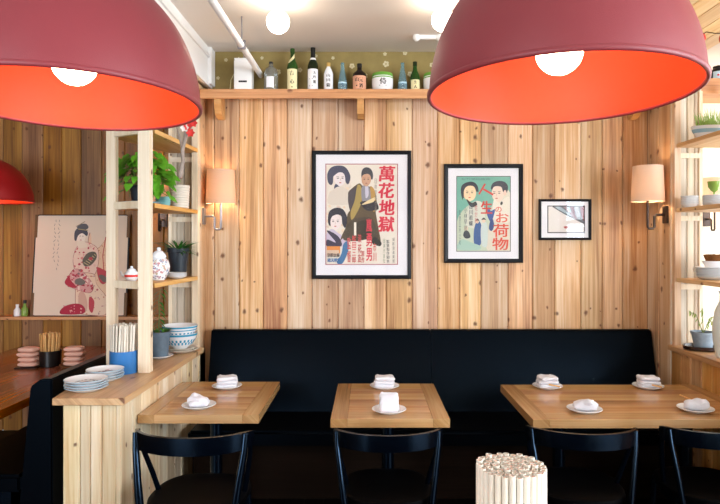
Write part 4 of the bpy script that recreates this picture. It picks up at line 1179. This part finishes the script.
# on the ledge: grey pot, blue bowls, striped dishes, plates
z_ = ZL
plate('plant_saucer', 'white saucer under the blue grey pot on the ledge', (-1.354, 3.915, z_+.001), .088, M['porcelain'], cat='saucer', h=.016)
t = thing('potted_plant', 'slender plant in a blue grey pot on the left ledge', 'plant', (-1.354, 3.915, z_+.0062))
pot(t, .054, .068, .165, M['potgrey'])
m = MB(); st = MB(); rl = random.Random(14)
stem = [(0,0,.14),(-.004,0,.2),(.002,-.005,.28),(-.005,0,.36),(.008,0,.44)]
st.tube(stem, [.0045,.004,.0035,.003,.002], 7)
for k in range(24):
    f = k/23; i = min(int(f*4), 3); q = f*4-i; p = Vector(stem[i]).lerp(Vector(stem[i+1]), q)
    if p.z < .19: continue
    s = 1 if k % 2 else -1
    leaf_mesh(m, p, Vector((s, rl.uniform(-.7,.2), -.2)), Vector((0,0,1)), .055, .02, .5, .2)
for k in range(12):
    a = rl.uniform(0, 2*PI); leaf_mesh(m, Vector((.02*math.cos(a), .02*math.sin(a), .142)), Vector((math.cos(a), math.sin(a), 1.2)), Vector((0,0,1)), .075, .022, .5, .2)
st.build('stem', M['stem'], t, smooth=True); m.build('foliage', M['leafdark'], t, smooth=True)

def bowl_patterned(label, loc, r, h, seed, kind):
    t = thing('patterned_bowl', label, 'bowl', loc, 0, 'blue patterned bowls on the left ledge')
    pr = [(0,.004),(r*.42,.0),(r*.45,.008),(r*.7,h*.25),(r*.92,h*.65),(r,h),(r*.975,h),(r*.88,h*.65),(r*.6,h*.25),(0,.014)]
    MB().lathe(pr, seg=48).build('bowl_body', M['porcelain'], t, smooth=True)
    m = MB(); seg = 48
    def rz(z):
        q = [(r*.45,.008),(r*.7,h*.25),(r*.92,h*.65),(r,h)]
        for (r0,z0),(r1,z1) in zip(q,q[1:]):
            if z0 <= z <= z1: return (r0+(r1-r0)*(z-z0)/(z1-z0))*1.004+.0004
        return r
    bands = [(h*.86, h*.97, 1), (h*.7, h*.76, 1)] if kind else [(h*.84, h*.97, 1)]
    for z0, z1, s_ in bands:
        m.lathe([(rz(z0), z0), (rz(z1), z1)], seg=seg)
    rows = [(h*.62, h*.45), (h*.45, h*.28)] if not kind else [(h*.58, h*.3)]
    for ri, (za, zb) in enumerate(rows):
        for i in range(0, seg, 2):
            a = 2*PI*(i+ri)/seg; b = 2*PI*(i+ri+1)/seg
            m._face([m.bm.verts.new((rz(z)*math.cos(q), rz(z)*math.sin(q), z)) for q, z in ((a,zb),(b,zb),(b,za),(a,za))])
    m.build('glaze_pattern', M['turq'], t, smooth=True)
cxb, cyb = -1.285, 4.125
for i in range(2):
    plate('serving_dish', ['lower', 'upper'][i] + ' brownish dish under the blue patterned bowls', (cxb+.005, cyb, z_+.001+.0125*i), .112 if i else .118, M['ribbed'], 'dishes under the blue bowls', 'dish', h=.022)
bowl_patterned('lower blue checked bowl in the stack on the left ledge', (cxb, cyb, z_+.028), .116, .105, 1, 0)
bowl_patterned('upper blue banded bowl in the stack on the left ledge', (cxb-.002, cyb, z_+.080), .118, .105, 2, 1)
for i in range(5):
    plate('striped_dish', ['lowest', 'second lowest', 'middle', 'second highest', 'topmost'][i] + ' small striped dish in the stack behind the front shelf post', (-1.385, 3.70, z_+.001+.013*i), .062, M['porcelain'] if i % 2 else M['ribbed'], 'striped dishes behind the post', 'dish', h=.026, rim=M['bluestripe'])
m = MB(); m.sup(.034, .03, .02, .8, .8, (0,0,.02), 20, 10); tag(m.build('bread_roll', M['terracotta'], None, (-1.385, 3.70, z_+.072), smooth=True), 'small orange brown lump on top of the striped dishes', 'ornament')
for i in range(4):
    p_ = plate('dinner_plate', ['lowest', 'second lowest', 'second highest', 'topmost'][i] + ' pale blue rimmed plate of the rear stack before the blue canister', (-1.43+.003*(i%2), 3.275, z_+.001+.0135*i), .098, M['porcelain'], 'rear stack of plates on the left ledge', h=.02, rim=M['bluerim'])
    if i == 3: motif(p_, .098, 3)
for i in range(4):
    p_ = plate('dinner_plate', ['lowest', 'second lowest', 'second highest', 'topmost'][i] + ' pale blue rimmed plate of the front stack at the ledge end', (-1.425-.003*(i%2), 3.055, z_+.001+.0125*i), .104, M['porcelain'], 'front stack of plates on the left ledge', h=.02, rim=M['bluerim'])
    if i == 3: motif(p_, .104, 8)

# ================================================================== LEFT ALCOVE
t = thing('booth_bench', 'black booth bench backing onto the left partition', 'bench', (-1.72, 4.1, 0))
m = MB(); 
pts = [(-1.66,.94),(-1.605,.94),(-1.60,.002),(-1.80,.002),(-1.715,.90)]
A_ = [m.bm.verts.new((p[0]+1.72, 3.06-4.1, p[1])) for p in pts]; B_ = [m.bm.verts.new((p[0]+1.72, 5.2-4.1, p[1])) for p in pts]
m._face(A_); m._face(B_[::-1])
for i in range(5): m._face([A_[i], A_[(i+1)%5], B_[(i+1)%5], B_[i]])
bmesh.ops.bevel(m.bm, geom=m.bm.edges[:], offset=.006, segments=2, affect='EDGES'); m.build('backrest', M['blackleather'], t, smooth=True)
m = MB(); m.box((-2.22+1.72, 3.06-4.1, .36), (-1.765+1.72, 5.2-4.1, .45), .015, 3); m.build('seat', M['blackleather'], t, smooth=True)
m = MB(); m.box((-2.18+1.72, 3.09-4.1, .001), (-1.83+1.72, 5.18-4.1, .359)); m.build('base', M['black'], t)
t = thing('booth_table', 'long orange brown booth table in the left alcove', 'table', (-2.5, 4.2, 0))
m = MB()
for i in range(6): m.box((-.49+i*.1725, -1.0, ZT-.05), (-.49+(i+1)*.1725-.0006, 1.0, ZT), .002, 1)
m.build('table_top', M['booth'], t)
for y in (-.6, .6):
    m = MB(); m.box((-.05, y-.05, .001), (.05, y+.05, ZT-.051), .004); m.build('leg', M['black'], t)
# chopstick cup
kx, ky = PX(46, 4.3), 4.36
kx += .0
t = thing('chopstick_canister', 'black cup full of bare wooden chopsticks on the booth table', 'canister', (kx, ky, ZT+.0005))
m = MB(); m.lathe([(0,0),(.066,0),(.07,.004),(.074,.115),(.070,.115),(.066,.006),(0,.006)], seg=36); m.build('cup_body', M['cupblack'], t, smooth=True)
bundle(kx, ky, ZT+.008, ZT+.235, .055, .0140, lambda n, L: bare(n, L, 'stick', .0066), 'wooden_chopsticks', 'bare wooden chopsticks fanned upright in the black cup on the booth table', 'chopsticks in the black cup', rc, .07, .006)
# napkin stacks on trays
for (px, n, lab) in ((29, 4, 'left'), (67, 4, 'right')):
    xx = PX(px, 4.25) + (-.03 if px < 50 else .015); yy = 4.30 if px < 50 else 4.33
    if px > 50: plate('woven_tray', 'round woven tray under the right stack of pink napkins', (xx+.005, yy, ZT+.001), .105, M['basket'], cat='tray', h=.02)
    else: 
        m = MB(); m.box((-.075, -.055, 0), (.075, .055, .01), .003); tag(m.build('napkin_tray', M['lacquer'], None, (xx, yy, ZT+.0005)), 'dark tray under the left stack of pink napkins', 'tray')
    for i in range(n):
        rd = random.Random(px+i); m = MB()
        m.sup(.068-.004*(i % 2), .05, .0178, .75, .42, (0,0,.0175), 30, 12, Matrix.Rotation(R(rd.uniform(-8, 8)), 3, 'Z'), .001, rd)
        tag(m.build('pink_napkin', M['pink'], None, (xx+rd.uniform(-.006,.006), yy, ZT+.0115+i*.0345), smooth=True, angle=80),
            '%s folded pink napkin in the stack %s of the black chopstick cup' % (['lowest', 'second lowest', 'second highest', 'topmost'][i], lab), 'napkin', 'pink napkins on the booth table')
# wall ledge and the print that leans on it
ZG = PZ(317, 5.1)
m = MB(); m.box((-1.5, -.145, -.026), (1.5, -.002, 0), .002)
tag(m.build('wall_ledge', M['shelfx'], None, (-2.75, YA, ZG)), 'narrow wooden ledge on the alcove wall under the kimono print', 'shelf')
Yp = 5.17; x0, x1 = PX(33, Yp), PX(127.5, Yp); hh = PZ(213.5, Yp) - ZG - .004; ww = x1-x0
t = thing('leaning_print', 'large pale print of a woman in a red kimono leaning on the alcove ledge', 'picture', ((x0+x1)/2, 5.135, ZG+.001)); t.rotation_euler = (R(-5.5), 0, 0)
m = MB(); m.box((-ww/2-.004, 0, 0), (ww/2+.004, .018, hh), .002); m.build('backing_board', M['darkboard'], t)
for sx in (-1, 1):
    for z0, z1 in ((0, .20), (hh-.20, hh)):
        m = MB(); m.box((sx*(ww/2+.0055), -.0035, z0), (sx*(ww/2-.02), .019, z1), .0015); m.build('corner_mount', M['woodcorner'], t)
A = Art(16, 44, 432, 474, ww, hh)
def rrect(x0, y0, x1, y1, r, col):
    p = []
    for cx_, cy_, a0 in ((x1-r, y0+r, -90), (x1-r, y1-r, 0), (x0+r, y1-r, 90), (x0+r, y0+r, 180)):
        for k in range(7): a = R(a0+15*k); p.append((cx_+r*math.cos(a), cy_+r*math.sin(a)))
    A.poly(p, col)
rrect(20, 48, 428, 470, 14, '#e4d3c0')
rk = random.Random(9)
for (x_, n_) in ((122, 13), (104, 11)):
    for i in range(n_): A.line([(x_+rk.uniform(-5,5), 66+i*17), (x_+rk.uniform(-6,6), 76+i*17)], 2.2, '#8f867c')
K1, K2, KL = '#ead0bf', '#e6c6a8', '#a86a60'
def robe(pts, col, edge=KL, w=2.2):
    A.blob(pts, edge); cx_ = sum(p[0] for p in pts)/len(pts); cy_ = sum(p[1] for p in pts)/len(pts)
    A.blob([(cx_+(p[0]-cx_)*.965, cy_+(p[1]-cy_)*.975) for p in pts], col)
def dots(n, x0, y0, x1, y1, inside, cols, r0, r1):
    k = 0
    while k < n:
        x_, y_ = rk.uniform(x0, x1), rk.uniform(y0, y1)
        if not inside(x_, y_): k += .25; continue
        k += 1; q = rk.uniform(r0, r1); A.blob([(x_+q*rk.uniform(.6,1.3)*math.cos(a_), y_+q*rk.uniform(.5,1.2)*math.sin(a_)) for a_ in [i_*PI/3 for i_ in range(6)]], rk.choice(cols), 3)
def inpoly(poly):
    def f(x, y):
        c = False; n = len(poly)
        for a_ in range(n):
            (xa, ya), (xb, yb) = poly[a_], poly[(a_+1) % n]
            if (ya > y) != (yb > y) and x < (xb-xa)*(y-ya)/(yb-ya)+xa: c = not c
        return c
    return f
back = [(262,128),(252,178),(290,190),(322,160),(338,112),(352,104),(360,128),(346,170),(358,300),(366,380),(360,470),(300,472),(282,380)]
robe(back, K2); dots(70, 280, 130, 366, 470, inpoly(back), ['#c08a6c','#c9745e','#b86a5a','#d8b48e','#dba890'], 1.5, 4)
A.blob([(330,112),(348,106),(356,126),(346,158),(334,140)], '#b0283c'); A.line([(330,140),(320,220),(330,300)], 4, '#b84a48')
robe([(296,270),(330,280),(354,296),(352,318),(328,340),(308,322)], '#b8444e'); A.blob([(306,306),(322,300),(346,318),(330,332)], '#6d625c')
torso = [(208,176),(238,160),(272,170),(298,192),(304,246),(288,300),(250,306),(206,290),(190,250),(192,210)]
robe(torso, K1); dots(52, 190, 165, 300, 300, inpoly(torso), ['#c2545e','#b84858','#d98a86','#c9787a','#e4c0b0'], 2.5, 6)
skirt = [(212,300),(284,296),(300,340),(352,404),(350,466),(262,468),(216,452),(206,380)]
robe(skirt, '#ead0b8'); dots(60, 206, 300, 350, 466, inpoly(skirt), ['#c78a76','#b8626a','#d3a58e','#c9b09a','#b4848a'], 1.8, 4.5)
sleeve = [(158,332),(176,300),(196,276),(226,280),(262,312),(286,350),(272,376),(226,368),(180,350)]
robe(sleeve, '#d7a09c', '#8e3440'); dots(80, 158, 276, 286, 376, inpoly(sleeve), ['#b23a4c','#c04c5a','#a83044','#f0dccf','#ecd2c8','#8d6e70'], 3, 7)
A.blob([(158,332),(176,306),(184,322),(210,352),(182,352)], '#b22c42')
A.blob([(204,322),(226,314),(250,330),(234,344),(206,338)], '#76706a')
A.blob([(222,380),(246,376),(262,420),(256,456),(228,452)], '#d3aa98')
robe([(142,456),(160,434),(196,422),(234,424),(254,446),(240,464),(160,466)], '#ae2440', '#7c1a30'); dots(12, 150, 430, 244, 462, lambda x, y: True, ['#d88a90','#e3b0a8'], 2, 4)
A.blob([(270,392),(292,412),(286,458),(270,442)], '#bd4450')
A.blob([(232,240),(254,208),(286,204),(294,228),(272,258),(244,264)], '#5f5c52')
for k in range(6): A.line([(238+k*9, 248-k*7), (260+k*6, 260-k*8)], 3, '#c3b48a')
A.ell(268, 232, 9, 7, '#b84a50')
A.ell(222, 140, 20, 26, '#efe2d4', 14); A.blob([(206,160),(236,158),(250,182),(214,186)], '#eadbc8')
A.blob([(192,150),(192,118),(206,102),(232,100),(250,120),(246,136),(226,124),(208,134),(200,156)], '#4a4c58')
A.blob([(202,102),(212,86),(240,84),(252,98),(240,108)], '#5c5c64')
A.line([(196,96),(236,74)], 3, '#9a8a72'); A.line([(206,106),(250,112)], 3, '#b0a070')
A.line([(214,136),(220,136)], 2, '#4a4048'); A.line([(226,136),(232,137)], 2, '#4a4048'); A.ell(221, 153, 3, 2, '#b84a4a')
A.build('art_print', M['ink'], t, (0, 0, 0))
# two tiny bottles left of the print
for px, lab, mt in ((17, 'tiny white bottle at the left end of the alcove ledge', 'porcelain'), (24.5, 'tiny green bottle beside the kimono print on the ledge', 'glassgreen')):
    t = thing('small_bottle', lab, 'bottle', (PX(px, 5.16), 5.165, ZG+.0005))
    g = mt == 'glassgreen'
    MB().lathe([(0,0),(.026,0),(.028,.01),(.028,.06 if g else .05),(.014,.085 if g else .07),(.011,.11 if g else .085),(0,.11 if g else .085)], seg=20).build('bottle_body', M[mt], t, smooth=True)
    MB().lathe([(0,.108 if g else .083),(.013,.108 if g else .083),(.013,.135 if g else .1),(0,.135 if g else .1)], seg=16).build('cap', M['dark' if g else 'white'], t, smooth=True)

# ================================================================== RIGHT SHELF CONTENTS
t = thing('grass_planter', 'boat shaped white and blue planter with grass on the top right shelf', 'plant', (2.175, 3.84, SHZ[0]+.0005))
m = MB(); m.lathe([(0,.002),(.075,0),(.095,.03),(.115,.075),(.105,.075),(.085,.05),(0,.05)], seg=36, sx=1., sy=.6); m.build('planter_body', M['porcelain'], t, smooth=True)
m = MB(); m.lathe([(.098,.032),(.109,.055)], (0,0,0), 36, 1.012, .612); m.build('blue_band', M['bluerim'], t, smooth=True)
m = MB(); rl = random.Random(31)
for k in range(90):
    a = rl.uniform(0, 2*PI); q = math.sqrt(rl.random()); b = Vector((.085*q*math.cos(a), .045*q*math.sin(a), .05))
    leaf_mesh(m, b, Vector((rl.uniform(-.35,.35), rl.uniform(-.3,.3), 1)), Vector((0,-1,.1)), rl.uniform(.07,.15), .006, .15, .1)
m.build('foliage', M['leafsoft'], t, smooth=True)
t = thing('potted_plant', 'terracotta pot with grassy leaves on the top right shelf', 'plant', (2.26, 3.60, SHZ[0]+.0005)); pot(t, .04, .055, .09, M['terracotta'])
m = MB()
for k in range(40):
    a = rl.uniform(0, 2*PI); leaf_mesh(m, Vector((.02*math.cos(a), .02*math.sin(a), .075)), Vector((math.cos(a), math.sin(a), rl.uniform(.6,2))), Vector((0,0,1)), rl.uniform(.08,.14), .01, .5, .1)
m.build('foliage', M['leafsoft'], t, smooth=True)
z_ = SHZ[1]
for i in range(5):
    plate('small_dish', ['lowest', 'second lowest', 'middle', 'second highest', 'topmost'][i] + ' clear pale dish in the left stack on the middle right shelf', (2.103, 3.94, z_+.001+.0115*i), .054, M['porcelain'], 'pale dishes on the middle right shelf', 'dish', h=.026, rim=M['palerim'])
for i in range(6):
    plate('side_plate', ['lowest', 'second lowest', 'third lowest', 'third highest', 'second highest', 'topmost'][i] + ' white plate under the green goblet on the right shelves', (2.245, 3.90, z_+.001+.0105*i), .075, M['porcelain'], 'white plates under the goblet', h=.022, rim=M['palerim'])
t = thing('goblet', 'green glass goblet standing on the plate stack of the right shelves', 'goblet', (2.236, 3.895, z_+.0605))
MB().lathe([(0,0),(.026,0),(.026,.004),(.006,.01),(.006,.035),(.02,.045),(.036,.07),(.04,.105),(.036,.105),(.03,.07),(.014,.05),(0,.048)], seg=28).build('goblet_body', M['glassgreen'], t, smooth=True)
z_ = SHZ[2]
for i in range(7):
    plate('stacked_plate', ['lowest', 'second lowest', 'third lowest', 'middle', 'third highest', 'second highest', 'topmost'][i] + ' pale green plate under the white bowl on the right shelves', (2.215, 3.86, z_+.001+.0098*i), .115, M['porcelain'], 'pale plates on the lower right shelf', h=.02, rim=M['palerim'])
t = thing('serving_bowl', 'white bowl on the plate stack of the lower right shelf', 'bowl', (2.235, 3.86, z_+.0655))
MB().lathe([(0,0),(.05,0),(.07,.02),(.088,.055),(.084,.055),(.06,.02),(0,.012)], seg=36).build('bowl_body', M['porcelain'], t, smooth=True)
t = thing('woven_basket', 'brown woven basket resting in the white bowl on the right shelves', 'basket', (2.235, 3.86, z_+.0855))
pr = [(0,0),(.045,0)]
for i in range(6): pr += [(.055+.004*i, .01+.011*i), (.059+.004*i, .015+.011*i)]
pr += [(.075,.075),(0,.068)]
MB().lathe(pr, seg=30).build('basket_body', M['basket'], t, smooth=True)
m = MB()
for k in range(26):
    a = rl.uniform(0, 2*PI); leaf_mesh(m, Vector((.04*math.cos(a), .04*math.sin(a), .066)), Vector((math.cos(a), math.sin(a), .8)), Vector((0,0,1)), .04, .016, .4, .1)
m.build('dried_herbs', M['basket'], t, smooth=True)
z_ = ZR
m = MB(); m.lathe([(0,0),(.105,0),(.118,.008),(.12,.028),(.113,.028),(.108,.012),(0,.012)], seg=44, sx=1.1, sy=.85)
tag(m.build('lacquer_tray', M['lacquer'], None, (2.175, 3.90, z_+.0005), smooth=True), 'dark oval lacquer tray on the right ledge', 'tray')
t = thing('potted_plant', 'feathery seedling in a grey stone pot on the right ledge', 'plant', (2.165, 3.895, z_+.0135))
pot(t, .052, .073, .105, M['potstone'])
m = MB(); st = MB()
for b_, e_ in (((0,0,.09),(-.10,-.02,.235)), ((0,0,.09),(.09,-.01,.20)), ((0,0,.09),(-.005,0,.25)), ((0,0,.09),(.06,-.03,.16))):
    b_ = Vector(b_); e_ = Vector(e_); mid = (b_+e_)/2 + Vector((0,0,.05)); pts = [b_.lerp(mid, k/5) if k <= 5 else mid.lerp(e_, (k-5)/5) for k in range(11)]
    st.tube(pts, [.003-.0002*k for k in range(11)], 6)
    for k in range(3, 11):
        for s in (-1, 1): leaf_mesh(m, pts[k], Vector((.4*(e_.x > 0)-.2, s*1., -.1)).cross(Vector((0,0,1))) * .5 + Vector((rl.uniform(-.4,.4), s*.6, .3*s)), Vector((0,0,1)), .035, .008, .3, .1)
st.build('stem', M['stem'], t, smooth=True); m.build('foliage', M['leafsoft'], t, smooth=True)
t = thing('vase', 'tall pale celadon vase at the photo edge on the right ledge', 'vase', (PX(725, 3.62), 3.62, z_+.0005))
MB().lathe([(0,0),(.045,0),(.05,.01),(.064,.10),(.068,.18),(.055,.28),(.03,.34),(.028,.38),(.036,.40),(.03,.398),(.022,.36),(0,.34)], seg=36).build('vase_body', M['vase'], t, smooth=True)
# jar on the top plate
t = thing('lidded_jar', 'black jar with a pale round label on the header beam at the right edge', 'jar', (PX(718, 4.30), 4.30, 2.7655))
MB().lathe([(0,0),(.042,0),(.052,.015),(.055,.07),(.042,.10),(.03,.108),(0,.108)], seg=32).build('jar_body', M['cupblack'], t, smooth=True)
MB().lathe([(0,.106),(.034,.106),(.034,.122),(.01,.13),(0,.13)], seg=24).build('lid', M['cupblack'], t, smooth=True)
m = MB(); wrap_label(m, .0555, .02, .078, .62, texts=[('●', 0, .05, .014, .014)], cl=1.03); m.build('label', [M['label_blue'], M['redpetal']], t, rotz=R(-28))
# string lights under the soffit edge
t = thing('string_lights', 'dark wire with red chili shaped lights along the right ceiling edge', 'string lights', (2.16, 3.0, 2.93))
def wz(y): return .035*math.cos(y*14) + .02
wp = [(0.012*math.sin(k*1.7), -1.0+k*.05, wz(-1.0+k*.05)) for k in range(49)]
m = MB(); m.tube(wp, .003, 6); m.build('wire', M['wire'], t)
m = MB()
for y in (-.9, 0, .9, 1.38): m.tube([(0, y, wz(y)), (0, y+.005, ZC-2.93-.02 if False else ZC-2.93-.001)], .002, 5)
m.build('hook', M['wire'], t)
for k in range(2, 48, 4):
    p = Vector(wp[k]); m = MB(); m.tube([p, p-Vector((0,0,.016))], .006, 8); m.tube([p-Vector((0,0,.014)), p-Vector((.002,0,.03)), p-Vector((.004,0,.05)), p-Vector((-.002,0,.072))], [.011,.015,.011,.002], 10)
    m.build('chili_bulb', M['redchili'], t, smooth=True)

# ================================================================== LIGHT
W = bpy.data.worlds.new('daylight'); SC.world = W; W.use_nodes = True
bg = W.node_tree.nodes['Background']; bg.inputs[0].default_value = (.80, .90, 1.0, 1); bg.inputs[1].default_value = 1.2
def area(name, loc, rot, sx, sy, power, col):
    l = bpy.data.lights.new(name, 'AREA'); l.shape = 'RECTANGLE'; l.size = sx; l.size_y = sy; l.energy = power; l.color = col
    o = bpy.data.objects.new(name, l); COL.objects.link(o); o.location = loc; o.rotation_euler = rot; return o
area('street_daylight', (3.95, -2.75, 1.65), (R(90), 0, 0), .65, 2.1, 50, (.78, .89, 1.0))
area('added_alcove_daylight', (-3.0, -2.75, 1.65), (R(90), 0, 0), 2.5, 2.1, 170, (.82, .91, 1.0))  # added light at the made-up left window, brightens the alcove print
area('side_daylight', (4.55, -.55, 1.65), (0, R(90), 0), 2.2, 3.6, 330, (.86, .93, 1.0))
area('bay_daylight', (4.55, 3.75, 1.65), (0, R(90), 0), 2.2, 2.2, 90, (.95, .97, 1.0))

# ================================================================== CAMERA
cam = bpy.data.cameras.new('camera'); co = bpy.data.objects.new('camera', cam); COL.objects.link(co)
co.location = (0, 0, EYE); co.rotation_euler = (R(90), 0, 0)
cam.sensor_width = 36; cam.lens = F/720*36; cam.shift_x = -(VX-360)/720; cam.shift_y = -(252-VY)/720
cam.clip_start = .02
SC.camera = co
vs = SC.view_settings; vs.view_transform = 'Standard'; vs.look = 'None'; vs.gamma = 1; vs.exposure = 0.34; vs.use_curve_mapping = False
SC.cycles.use_denoising = True
SC.cycles.max_bounces = 8; SC.cycles.transparent_max_bounces = 8; SC.cycles.sample_clamp_indirect = 6; SC.cycles.caustics_reflective = False; SC.cycles.caustics_refractive = False
